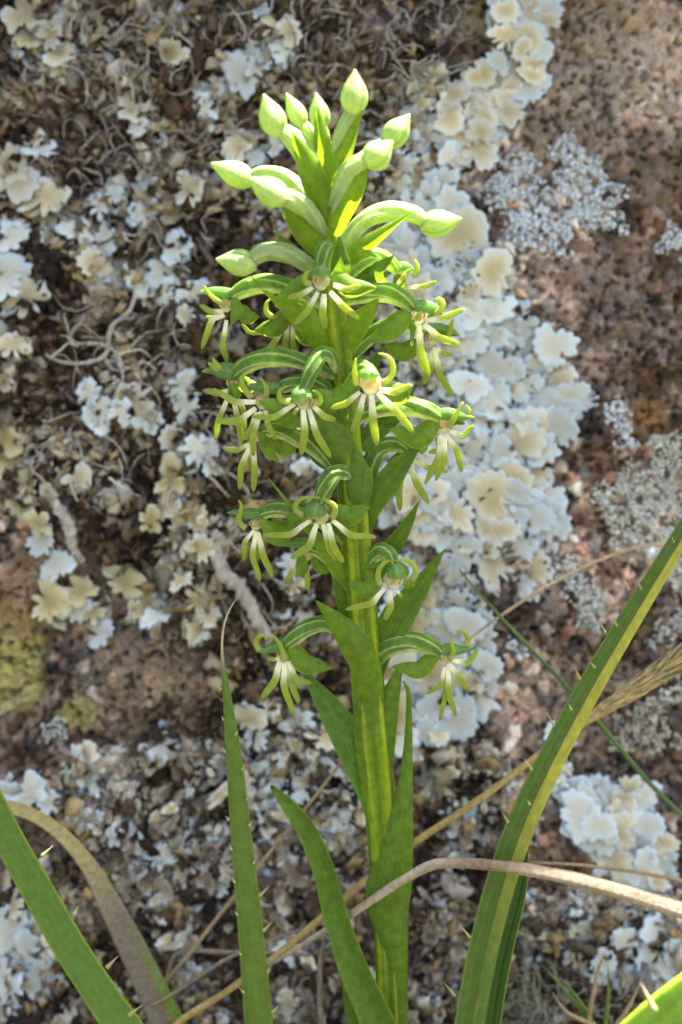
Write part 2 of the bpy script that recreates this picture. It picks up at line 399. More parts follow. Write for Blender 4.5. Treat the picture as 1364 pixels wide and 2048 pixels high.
GREEN = (.085, .185, .012); DEEP = (.045, .12, .012); LIME = (.22, .34, .018); PALE = (.62, .66, .45); YG = (.35, .44, .06)
WHITE = (.80, .82, .72)
def c_leaf(base=GREEN, edge=LIME, low=LIME, k=.5):
    def f(t, s):
        c = lerp(base, edge, sstep(.86, 1.0, np.abs(s)) * .7)
        c = lerp(c, low, (1 - sstep(0, .35, t)) * k)
        c = lerp(c, (.17, .29, .035), (np.cos(s * 24) > .5) * .28); c = c * (1 + .22 * (fbm(t * 9 + 3, s * 4 + 7, 15, 3) - .5))[..., None]
        return lerp(c, LIME, (np.abs(s) < .08) * .25)
    return f
def c_strap(t, a):
    k = sstep(.18, .46, t); c = lerp(WHITE, YG, k)
    c = lerp(c, (.25, .36, .035), sstep(.5, 1, t) * .5 * (np.sin(a) > 0))
    return lerp(c, (.45, .50, .10), (np.abs(np.cos(a)) > .92) * .5 * k)
def c_strap_brown(t, a): return lerp(c_strap(t, a), (.12, .035, .012), sstep(.93, .99, t))
def c_horn(t, a): return lerp((.42, .46, .16), YG, sstep(0, .4, t))
def c_ovary(t, a):
    st = np.cos(a * 6 + t * 9); fine = np.cos(a * 18 + t * 27)
    c = lerp((.105, .215, .03), (.19, .31, .06), (fine > .2) * .5); return lerp(c, (.50, .58, .30), sstep(.72, .95, st) * .8)
def r_ovary(t, a): return 1 + .09 * np.cos(a * 6 + t * 9) + .03 * np.sin(t * 23 + 2 * a)
def c_hood(t, a):
    c = lerp((.13, .265, .07), (.22, .36, .12), (np.cos(a * 9) > .6) * .4)
    c = lerp(c, (.25, .38, .14), np.exp(-((a - math.pi / 2) / .16) ** 2) * .8)
    return lerp(c, (.40, .48, .20), sstep(.8, 1, t) * .6)
def c_bud(t, a):
    c = lerp(lerp((.40, .46, .22), (.34, .42, .17), sstep(.0, .5, t)), (.16, .28, .05), (np.cos(a * 13 + 4 * np.sin(t * 3)) > .72) * .45 * (1 - t))
    return lerp(c, (.12, .22, .04), (np.cos(a * 3 + .6) < -.95) * .6)

# ------------------------------------------------------------------ the orchid
DS = .75; LEAN = 1.0
base = P(792, 2400, D(5)); base[2] = -.004
orchid = empty('orchid', tuple(base), 'tall green orchid with leafy stem, spidery pale flowers and a crown of buds', 'orchid')
def zpx(px, d, z):      # photo row of height z at depth d
    Y = D(d); lo, hi = 2048, 4500
    for _ in range(40):
        m_ = (lo + hi) / 2
        if P(px, m_, Y)[2] > z: lo = m_
        else: hi = m_
    return lo
gz = zpx(800, 5, -.006)
STEM = [(800, gz, 5, 32), (790, 2150, 5, 31), (784, 2048, 6, 29), (776, 1850, 8, 29), (763, 1650, 8, 30), (748, 1500, 8, 33), (735, 1350, 6, 31), (722, 1200, 5, 30), (710, 1050, 4, 29),
        (698, 900, 2, 27), (684, 750, 0, 26), (668, 620, 0, 24), (658, 500, 0, 19), (660, 430, 0, 14), (663, 370, 0, 9), (662, 320, 0, 4)]
def c_stem(t, a):
    c = lerp((.165, .265, .008), (.29, .39, .016), sstep(.3, .9, np.cos(a * 5 + t * 4)))
    c = lerp(c, (.34, .44, .06), (np.cos(a * 11 - t * 7) > .75) * .35)
    return lerp(c, (.09, .16, .008), sstep(.5, .95, -np.cos(a * 5 + t * 4)) * .7)
tube('stem', STEM, c_stem, M_STEM, orchid, 90, 40, 1.0, lambda t, a: 1 + .075 * np.cos(a * 5 + t * 4) + .05 * np.cos(a * 11 - t * 7))

def flower(c, ovary, hood=None, sep=(), horn=(), strap=(), col=13, brown=(), spur=None, wid=8.6):
    cx, cy, cd = c
    f = empty('flower', (0, 0, 0)); f.parent = orchid
    fl = Vector(P(cx, cy, D(cd, cy))); f.location = fl - orchid.location
    tube('ovary', ovary, c_ovary, M_GREEN, f, 26, 54, .95, r_ovary, under=(.60, .65, .42))
    if hood:
        hood = [(x, y, d, w_ * .84) for x, y, d, w_ in hood]
        tube('hood', hood, c_hood, M_GREEN, f, 18, 24, .5, lambda t, a: 1 + .16 * np.exp(-((a - math.pi / 2) / .22) ** 2))
    for q in sep:
        w_ = q[-1]; pts = q[:-1]
        (x0, y0_, d0), (x1, y1, d1), (x2, y2, d2) = pts
        pp = [(x0, y0_, d0, w_ * .45), ((x0 + x1) / 2, (y0_ + y1) / 2, (d0 + d1) / 2, w_ * .9), (x1, y1, d1, w_), ((x1 + x2) / 2, (y1 * .45 + y2 * .55), (d1 + d2) / 2, w_ * .68), (x2, y2, d2, .6)]
        sheet('sepal', pp, c_leaf((.14, .255, .024), (.36, .46, .10), LIME, .4), M_GREEN, f, 22, 17, random.uniform(-.45, -.25), 0, .05, 2.2, random.random() * 6, True)
    for q in horn:
        k = len(q); pp = [(x, y, d, 6.3 * (1 - .75 * (i / (k - 1)) ** 2)) for i, (x, y, d) in enumerate(q)]
        tube('petal_horn', pp, c_horn, M_PETAL, f, 18, 10, .55)
    for i, q in enumerate(strap):
        pr = [.62, 1.0, .5]; ws = q[3] if len(q) > 3 else wid
        (x0, y0_, d0), (x1, y1, d1), (x2, y2, d2) = q[:3]
        L = math.hypot(x2 - x0, y2 - y0_); ws *= .76; bx = .06 * (y2 - y0_) * random.choice((-1, 1)) * random.uniform(.3, 1); by = .05 * L * random.uniform(.2, 1)
        x1 += bx; y1 += by * .5
        pp = [(x0, y0_, d0, ws * .62), ((x0 + x1) / 2, (y0_ + y1) / 2, (d0 + d1) / 2 + 3, ws * .82), (x1, y1, d1 + 3, ws), (x1 * .4 + x2 * .6, y1 * .4 + y2 * .6, d1 * .4 + d2 * .6, ws * .88), (x1 * .12 + x2 * .88, y1 * .12 + y2 * .88, d2, ws * .56), (x2, y2, d2, ws * .12)]
        tube('lip_lobe' if i in (1, 2, 3) else 'petal_lobe', pp, c_strap_brown if i in brown else c_strap, M_PETAL, f, 22, 12, .3, cup=.22)
    if col:
        cw = col * 1.12; jx = random.uniform(-.2, .2) * col
        tube('column', [(cx, cy - col * .95, cd - 8, cw * .8), (cx + jx * .3, cy - col * .5, cd - 3, cw), (cx + jx * .3, cy + col * .1, cd - 2, cw * .95), (cx, cy + col * .75, cd - 4, cw * .55), (cx, cy + col * .95, cd - 6, cw * .3)],
             lambda t, a: lerp(lerp((.46, .42, .15), (.62, .60, .40), .5 + .5 * np.sin(a * 5 + t * 9)), WHITE, np.maximum(sstep(.5, .85, t), np.abs(np.cos(a)) ** 6 * .9)), M_PETAL, f, 16, 22, .45, lambda t, a: 1 + .10 * np.cos(a * 5 + 2) + .07 * np.sin(t * 17 + a))
        for sx in (-1, 1):
            if random.random() < .25: continue
            h = random.uniform(.1, .5)
            tube('anther', [(cx + sx * col * random.uniform(.5, .9), cy - col * .6, cd + col * .38, .7), (cx + sx * col * .8, cy - col * (.35 - h * .3), cd + col * .42, 1.6), (cx + sx * col * random.uniform(.3, .8), cy - col * (.05 - h), cd + col * .42, .6)],
                 lambda t, a: lerp((.36, .17, .05), (.26, .09, .03), t), M_DRY, f, 8, 7, .6)
    if spur: tube('spur', spur, lambda t, a: lerp((.16, .30, .03), (.55, .6, .35), sstep(.8, .95, t)), M_GREEN, f, 14, 12)
    return f
FD = 100
# 1 top, facing the camera
flower((643, 565, 90), [(662, 540, 15, 9), (660, 508, 45, 13), (650, 496, 68, 15), (645, 520, 84, 15), (645, 545, 88, 11)], [(646, 524, 86, 5), (644, 534, 96, 15), (642, 546, 104, 23), (641, 553, 106, 15)],
       [((622, 550, 85), (590, 582, 92), (546, 602, 90), 19), ((664, 548, 85), (700, 575, 92), (754, 575, 90), 19)],
       [((622, 567, 98), (610, 563, 104), (611, 549, 104), (622, 541, 100))],
       [((626, 575, 95), (600, 590, 104), (574, 596, 104)), ((636, 584, 96), (615, 622, 108), (588, 650, 106)), ((648, 588, 98), (647, 625, 112), (651, 658, 108), 10), ((660, 584, 96), (690, 613, 108), (718, 638, 104)), ((667, 570, 95), (695, 578, 104), (722, 571, 104))], 15)
# 2 left, seen from the side
flower((453, 612, 29), [(650, 612, 19, 9), (610, 588, 24, 15), (577, 574, 26, 17), (531, 567, 28, 18), (497, 574, 28, 17), (465, 592, 28, 13)], [(470, 588, 26, 9), (445, 585, 26, 13), (420, 583, 24, 10), (398, 584, 22, 1)],
       [((469, 594, 42), (474, 622, 52), (462, 650, 48), 12), ((476, 612, 19), (495, 634, 16), (519, 633, 14), 15)],
       [((450, 606, 34), (428, 597, 38), (409, 572, 38))],
       [((447, 622, 32), (422, 622, 36), (399, 610, 34), 7.5), ((449, 630, 32), (428, 636, 36), (403, 698, 38), 9), ((453, 640, 32), (449, 690, 38), (455, 726, 36), 8), ((447, 628, 28), (428, 636, 30), (410, 633, 26), 6)], 12)
# 3 behind, left of the stem
flower((582, 622, -45), [(655, 660, -8, 9), (625, 622, -30, 14), (600, 605, -42, 14), (583, 612, -48, 10)], [(588, 606, -44, 9), (570, 606, -44, 14), (550, 612, -46, 2)],
       [((582, 622, -36), (548, 655, -30), (508, 661, -34), 20), ((588, 636, -40), (616, 672, -36), (646, 672, -40), 21)],
       [((556, 636, -40), (534, 626, -38), (533, 608, -38), (542, 598, -40))],
       [((565, 660, -45), (548, 688, -42), (530, 709, -42)), ((576, 640, -42), (569, 690, -36), (573, 726, -38)), ((585, 650, -42), (590, 690, -40), (598, 718, -42), 8), ((545, 668, -46), (500, 664, -46), (483, 648, -48), 6)], 11)
# 4 right, side-on, in the sun
flower((838, 634, 25), [(668, 606, 5, 10), (720, 592, 12, 16), (765, 584, 16, 19), (800, 594, 18, 18), (826, 614, 18, 13)], [(818, 612, 22, 11), (845, 612, 24, 15), (868, 617, 24, 12), (885, 622, 24, 2)],
       [((818, 624, 36), (785, 656, 46), (734, 684, 44), 23), ((858, 626, 12), (875, 628, 6), (888, 626, 4), 10)],
       [((868, 628, 30), (884, 616, 32), (884, 602, 32), (875, 598, 32), (868, 606, 32)), ((836, 640, 40), (838, 630, 44), (843, 622, 44))],
       [((850, 642, 30), (890, 633, 32), (930, 618, 30)), ((848, 648, 32), (880, 674, 40), (919, 690, 38), 10), ((838, 650, 34), (847, 700, 40), (858, 752, 38), 10), ((836, 650, 28), (842, 705, 26), (848, 748, 26), 8)], 14,
       spur=[(824, 640, 30, 5), (825, 662, 32, 4.5), (824, 680, 32, 4), (823, 691, 32, 3)])
# 5 behind the last one
flower((864, 678, -50), [(700, 735, -10, 9), (718, 695, -22, 15), (755, 662, -34, 16), (800, 648, -45, 15), (850, 662, -52, 11)], [(850, 660, -52, 9), (880, 656, -54, 12), (905, 664, -56, 8), (921, 671, -56, 1)],
       [((846, 684, -44), (808, 704, -40), (768, 690, -44), 19), ((870, 666, -60), (895, 660, -64), (918, 672, -66), 10)],
       [((893, 682, -46), (901, 656, -44), (907, 636, -46))],
       [((872, 698, -48), (886, 706, -46), (902, 709, -46), 7), ((868, 695, -46), (881, 745, -42), (906, 792, -42)), ((864, 700, -48), (862, 740, -46), (845, 771, -46), 8), ((868, 705, -50), (878, 750, -50), (894, 766, -50), 7)], 11, brown=(0,))
# 6 behind, upper right
flower((804, 548, -55), [(692, 560, 10, 9), (712, 533, 8, 15), (740, 514, -10, 16), (768, 518, -32, 15), (794, 542, -50, 11)], [(790, 540, -52, 8), (806, 532, -56, 11), (828, 540, -58, 2)],
       [((792, 550, -46), (800, 568, -42), (812, 556, -44), 12), ((770, 545, -50), (755, 565, -55), (745, 560, -58), 13)],
       [((824, 552, -58), (835, 537, -58), (829, 520, -58))],
       [((790, 574, -44), (806, 556, -40), (821, 537, -42), 6), ((800, 566, -52), (812, 590, -48), (815, 612, -48), 8), ((815, 575, -54), (845, 573, -54), (874, 563, -56), 7)], 9)
# 7 far left, hood in the sun
flower((468, 768, 64), [(672, 752, 29, 9), (618, 728, 44, 15), (575, 716, 54, 18), (530, 716, 60, 18), (492, 730, 64, 17), (470, 750, 66, 13)], [(480, 748, 64, 14), (455, 742, 66, 22), (428, 740, 66, 12), (404, 743, 64, 2)],
       [((478, 758, 58), (495, 772, 54), (516, 768, 50), 15), ((462, 766, 76), (470, 790, 82), (455, 795, 80), 12)],
       [((436, 740, 72), (424, 731, 74), (416, 725, 74)), ((440, 738, 72), (430, 725, 74), (426, 715, 74))],
       [((462, 780, 68), (435, 786, 70), (408, 780, 68), 8), ((458, 790, 68), (442, 838, 72), (431, 880, 70), 8), ((466, 792, 68), (474, 845, 72), (484, 884, 70), 9), ((470, 785, 64), (488, 820, 64), (490, 860, 64), 7)], 13)
# 8 left of centre
flower((524, 806, 85), [(668, 790, 8, 9), (640, 768, 35, 13), (600, 764, 60, 15), (562, 775, 74, 13)], [(575, 770, 74, 10), (545, 776, 80, 15), (515, 774, 84, 11), (491, 772, 84, 1)],
       [((530, 800, 70), (575, 838, 72), (615, 850, 68), 17)],
       [((504, 795, 92), (486, 772, 96), (486, 752, 96), (507, 744, 94)), ((531, 794, 96), (532, 775, 98), (520, 756, 96))],
       [((512, 804, 92), (470, 803, 98), (424, 777, 94), 9), ((512, 816, 94), (475, 841, 102), (432, 843, 100), 9.5), ((522, 822, 94), (509, 872, 104), (507, 912, 102), 8.5), ((514, 824, 92), (500, 860, 98), (484, 880, 96), 10), ((530, 820, 92), (540, 850, 94), (552, 880, 92), 8)], 13, brown=(2,))
# 9 centre, facing the camera
flower((608, 806, 118), [(672, 748, 22, 10), (664, 716, 55, 13), (644, 708, 85, 15), (624, 738, 106, 15), (610, 775, 114, 12)], [(613, 762, 112, 6), (608, 777, 122, 17), (604, 793, 130, 27), (606, 801, 131, 17)],
       [((588, 796, 112), (552, 814, 118), (517, 801, 116), 16), ((624, 786, 112), (660, 806, 116), (688, 806, 112), 21)],
       [((582, 802, 124), (562, 800, 130), (559, 783, 130), (576, 773, 128)), ((626, 802, 130), (639, 806, 134), (640, 791, 134), (624, 781, 130))],
       [((590, 808, 120), (546, 833, 130), (503, 833, 128)), ((606, 818, 122), (604, 862, 136), (602, 912, 132), 10), ((618, 818, 122), (636, 868, 134), (662, 916, 130), 9.5), ((626, 812, 120), (648, 832, 130), (672, 840, 128), 9), ((596, 816, 124), (590, 824, 128), (586, 829, 128), 6)], 15)
# 10 right of centre, facing the camera
flower((741, 770, 118), [(692, 800, 20, 10), (704, 762, 55, 14), (722, 735, 85, 14), (738, 738, 104, 11)], [(738, 728, 102, 6), (739, 738, 116, 16), (738, 749, 126, 26), (738, 756, 127, 18)],
       [((716, 770, 105), (684, 792, 106), (652, 790, 100), 21), ((768, 775, 105), (800, 788, 106), (822, 772, 102), 21)],
       [((714, 770, 122), (709, 742, 128), (712, 716, 126)), ((764, 766, 122), (785, 748, 130), (781, 718, 130), (756, 707, 126))],
       [((720, 784, 120), (690, 806, 132), (661, 817, 132)), ((728, 788, 122), (723, 825, 136), (702, 868, 134), 9), ((743, 790, 124), (748, 840, 140), (754, 892, 136), 11), ((755, 786, 122), (790, 824, 136), (827, 865, 132), 10), ((760, 780, 120), (790, 783, 130), (824, 770, 130), 10)], 19, brown=(1,))
# 11 right, side-on
flower((887, 852, 15), [(700, 850, 4, 10), (745, 822, 8, 16), (800, 812, 10, 19), (845, 818, 12, 18), (880, 834, 12, 13)], [(868, 828, 14, 10), (900, 828, 16, 15), (925, 833, 14, 9), (949, 834, 12, 1)],
       [((873, 844, 26), (838, 876, 36), (778, 858, 34), 23), ((890, 845, 0), (915, 840, -6), (930, 848, -8), 10)],
       [((897, 856, 26), (911, 832, 30), (926, 804, 28)), ((930, 834, 8), (937, 822, 8), (931, 810, 8))],
       [((898, 862, 20), (926, 872, 24), (947, 850, 22), 8), ((892, 868, 22), (915, 900, 28), (924, 944, 26)), ((884, 872, 22), (880, 916, 28), (850, 969, 26)), ((890, 872, 24), (884, 920, 32), (871, 962, 30), 8), ((880, 870, 22), (873, 900, 24), (857, 905, 22), 7)], 13)
# 12 behind the right bract
flower((822, 912, -50), [(722, 1010, -6, 10), (738, 950, -14, 16), (752, 905, -24, 17), (784, 888, -38, 15), (815, 902, -48, 11)], [(800, 898, -50, 9), (825, 894, -54, 14), (850, 902, -56, 2)],
       [((806, 905, -44), (788, 930, -42), (775, 950, -44), 14)],
       [((840, 905, -50), (852, 892, -50), (848, 878, -50))],
       [((826, 920, -52), (860, 934, -52), (898, 944, -52), 8), ((818, 925, -50), (836, 966, -46), (858, 1008, -46), 9.5), ((808, 928, -50), (802, 980, -48), (800, 1022, -48), 9)], 11)
# 13 lower left
flower((512, 872, 22), [(682, 950, 4, 10), (640, 905, 12, 16), (600, 876, 16, 18), (560, 860, 18, 17), (525, 862, 20, 12)], [(535, 858, 20, 9), (512, 856, 22, 11), (490, 864, 22, 2)],
       [((522, 862, 34), (533, 895, 42), (557, 925, 40), 12), ((540, 872, 4), (572, 894, 0), (600, 882, -6), 20)],
       [((498, 868, 26), (484, 878, 28), (484, 892, 28))],
       [((502, 886, 22), (475, 899, 26), (447, 898, 24), 7.5), ((500, 890, 24), (487, 932, 28), (479, 980, 26), 8.5), ((508, 892, 24), (505, 940, 28), (507, 984, 26), 8.5), ((498, 895, 20), (497, 920, 20), (497, 942, 20), 6)], 11)
# 14 below centre, facing the camera
flower((643, 1036, 70), [(706, 968, 13, 10), (692, 946, 36, 14), (668, 948, 54, 17), (652, 972, 65, 17), (642, 1004, 69, 13)], [(640, 1000, 67, 9), (635, 1009, 74, 20), (631, 1023, 80, 28), (632, 1034, 81, 20)],
       [((658, 1016, 66), (700, 1034, 69), (741, 1013, 66), 19), ((615, 1026, 65), (590, 1036, 61), (570, 1030, 57), 13)],
       [((608, 1030, 79), (590, 1016, 83), (602, 998, 83), (630, 996, 82)), ((664, 1036, 81), (670, 1014, 84), (652, 1000, 84), (628, 994, 83))],
       [((622, 1040, 74), (580, 1066, 82), (524, 1071, 81)), ((634, 1046, 75), (616, 1090, 84), (581, 1117, 83), 10), ((646, 1048, 74), (655, 1095, 79), (674, 1122, 77), 9.5), ((657, 1046, 75), (669, 1092, 84), (688, 1128, 83), 9.5), ((664, 1040, 74), (700, 1069, 82), (753, 1074, 81))], 13, brown=(3,))
# 15 left of it, side-on
flower((511, 1050, 20), [(690, 1085, 4, 9), (640, 1040, 12, 15), (590, 1020, 16, 17), (550, 1018, 18, 16), (522, 1028, 20, 12)], [(528, 1024, 20, 9), (500, 1027, 22, 13), (478, 1026, 20, 10), (454, 1025, 18, 1)],
       [((524, 1038, 34), (550, 1076, 42), (590, 1091, 38), 14), ((540, 1045, 4), (566, 1058, 0), (594, 1042, -6), 16)],
       [((492, 1056, 26), (478, 1040, 28), (483, 1014, 28), (477, 1000, 26))],
       [((508, 1060, 22), (493, 1084, 26), (488, 1121, 24), 6.5), ((512, 1062, 24), (502, 1108, 28), (521, 1162, 26), 8), ((516, 1064, 22), (530, 1112, 26), (546, 1155, 24), 9), ((510, 1070, 18), (512, 1100, 18), (516, 1121, 18), 6)], 11)
# 16 behind, under it
flower((612, 1112, -28), [(702, 1190, -2, 9), (680, 1138, -14, 14), (648, 1106, -22, 15), (618, 1098, -26, 11)], [(625, 1090, -26, 9), (598, 1086, -26, 14), (568, 1090, -28, 2)],
       [((602, 1110, -16), (605, 1138, -12), (590, 1154, -14), 12), ((624, 1110, -34), (646, 1134, -38), (668, 1128, -42), 15)],
       [],
       [((590, 1120, -24), (580, 1148, -22), (570, 1166, -22), 7), ((608, 1118, -24), (616, 1152, -20), (616, 1183, -20), 8), ((600, 1118, -26), (590, 1130, -26), (585, 1140, -26), 6)], 10, brown=(0, 1))
# 17 right of stem, facing the camera
flower((789, 1162, 65), [(738, 1150, 10, 9), (744, 1118, 27, 14), (762, 1103, 44, 17), (778, 1112, 56, 16), (783, 1128, 61, 11)], [(786, 1123, 61, 9), (790, 1132, 68, 19), (796, 1146, 73, 27), (798, 1155, 74, 20)],
       [((762, 1160, 63), (730, 1180, 64), (697, 1166, 61), 17), ((806, 1165, 57), (820, 1168, 52), (832, 1160, 48), 10)],
       [((762, 1170, 73), (756, 1146, 76), (768, 1126, 76), (784, 1121, 75)), ((822, 1160, 72), (832, 1142, 76), (820, 1124, 76), (788, 1121, 75))],
       [((770, 1176, 68), (742, 1205, 75), (691, 1219, 73)), ((779, 1180, 69), (779, 1212, 75), (769, 1242, 73), 9), ((795, 1182, 65), (800, 1190, 67), (802, 1196, 67), 5)], 16, brown=(1,),
       spur=[(764, 1128, 41, 8), (735, 1132, 31, 9), (712, 1137, 26, 9), (702, 1142, 23, 5)])
# 18 lowest right
flower((889, 1316, 15), [(742, 1345, 6, 10), (768, 1303, 10, 17), (815, 1284, 12, 19), (855, 1290, 14, 18), (882, 1304, 14, 12)], [(872, 1296, 14, 10), (902, 1299, 16, 15), (925, 1300, 14, 9), (949, 1291, 12, 1)],
       [((876, 1306, 26), (838, 1340, 36), (783, 1333, 34), 18), ((850, 1312, -8), (852, 1330, -12), (842, 1345, -14), 10)],
       [((898, 1319, 26), (906, 1302, 28), (898, 1278, 26)), ((930, 1290, 10), (936, 1277, 10), (926, 1264, 10), (911, 1264, 10))],
       [((902, 1320, 18), (935, 1326, 22), (957, 1299, 20), 8), ((896, 1326, 22), (921, 1352, 26), (934, 1380, 24), 9), ((896, 1330, 24), (901, 1385, 30), (912, 1432, 28), 8.5), ((894, 1332, 20), (897, 1388, 22), (879, 1442, 20), 7), ((889, 1334, 22), (881, 1370, 24), (852, 1388, 22), 7)], 13, brown=(3,))
# 19 lowest left
flower((568, 1312, 25), [(718, 1330, 8, 9), (690, 1268, 14, 14), (650, 1247, 18, 15), (615, 1256, 22, 16), (588, 1275, 24, 15), (572, 1290, 24, 11)], [(580, 1282, 24, 9), (556, 1291, 26, 15), (535, 1299, 24, 10), (512, 1303, 22, 1)],
       [((580, 1293, 34), (610, 1328, 42), (667, 1336, 38), 20)],
       [((520, 1300, 24), (512, 1283, 24), (524, 1270, 24), (533, 1281, 24)), ((568, 1320, 36), (561, 1292, 40), (544, 1269, 36))],
       [((560, 1320, 28), (546, 1358, 32), (523, 1398, 30), 10), ((568, 1324, 30), (570, 1370, 36), (589, 1432, 34), 9), ((572, 1326, 26), (587, 1372, 28), (598, 1406, 26), 9), ((576, 1322, 28), (592, 1358, 34), (623, 1367, 32), 8.5), ((560, 1316, 26), (548, 1318, 26), (535, 1317, 26), 6)], 12)

def bud(ov, b0, b1, w_, d, d1=None):
    d1 = d if d1 is None else d1
    f = empty('bud', (0, 0, 0)); f.parent = orchid; f.location = Vector(P(*b0, D(d, b0[1]))) - orchid.location
    tube('ovary', ov, lambda t, a: lerp(c_ovary(t, a), (.42, .48, .23), t * 0 + .6), M_BUD, f, 24, 30, .95, r_ovary)
    (x0, y0_), (x1, y1) = b0, b1
    pr = [(-.10, .34), (0, .62), (.16, .92), (.36, 1.0), (.56, .84), (.76, .5), (.92, .2), (1.0, .05)]
    pts = [(x0 + (x1 - x0) * k, y0_ + (y1 - y0_) * k, d + (d1 - d) * k, w_ * q) for k, q in pr]
    tube('bud_tip', pts, c_bud, M_BUD, f, 26, 30, .95, lambda t, a: 1 + .05 * np.cos(a * 3 + .6) * (1 - t) - .10 * (np.cos(a * 3 + .6) < -.94) * np.sin(np.pi * np.clip(t, 0, 1)))
bud([(655, 440, 8, 12), (638, 380, 14, 19), (618, 325, 18, 21), (592, 285, 18, 20), (565, 262, 18, 16)], (554, 266), (527, 188), 27, 18)
bud([(655, 380, -20, 9), (635, 300, -32, 14), (606, 250, -36, 12)], (604, 248), (572, 186), 19, -36)
bud([(660, 360, -8, 9), (650, 300, -10, 14), (642, 255, -10, 12)], (642, 254), (632, 185), 21, -8)
bud([(664, 350, 6, 9), (676, 290, 8, 13), (690, 250, 8, 14), (705, 222, 8, 12)], (707, 222), (710, 139), 28, 10)
bud([(666, 420, -25, 10), (700, 352, -70, 15), (740, 308, -110, 15), (772, 288, -125, 14)], (776, 286), (820, 228), 27, -128)
bud([(664, 450, 15, 10), (680, 385, 32, 19), (700, 342, 42, 19), (735, 320, 48, 16)], (736, 326), (786, 282), 30, 50)
bud([(652, 450, -8, 9), (610, 390, -40, 15), (570, 356, -62, 16), (530, 346, -74, 14), (500, 356, -78, 11)], (500, 362), (421, 326), 26, -78)
bud([(654, 470, 14, 9), (618, 424, 48, 17), (585, 400, 74, 18), (562, 396, 84, 16)], (566, 400), (497, 356), 29, 88)
bud([(678, 520, 6, 10), (702, 470, 4, 16), (740, 434, 0, 18), (785, 422, -6, 18), (825, 428, -10, 16), (850, 444, -14, 13)], (848, 452), (924, 437), 28, -14)
bud([(650, 560, 8, 9), (610, 526, 26, 17), (570, 506, 40, 18), (530, 503, 48, 18), (505, 520, 50, 15)], (506, 530), (431, 518), 27, 52)

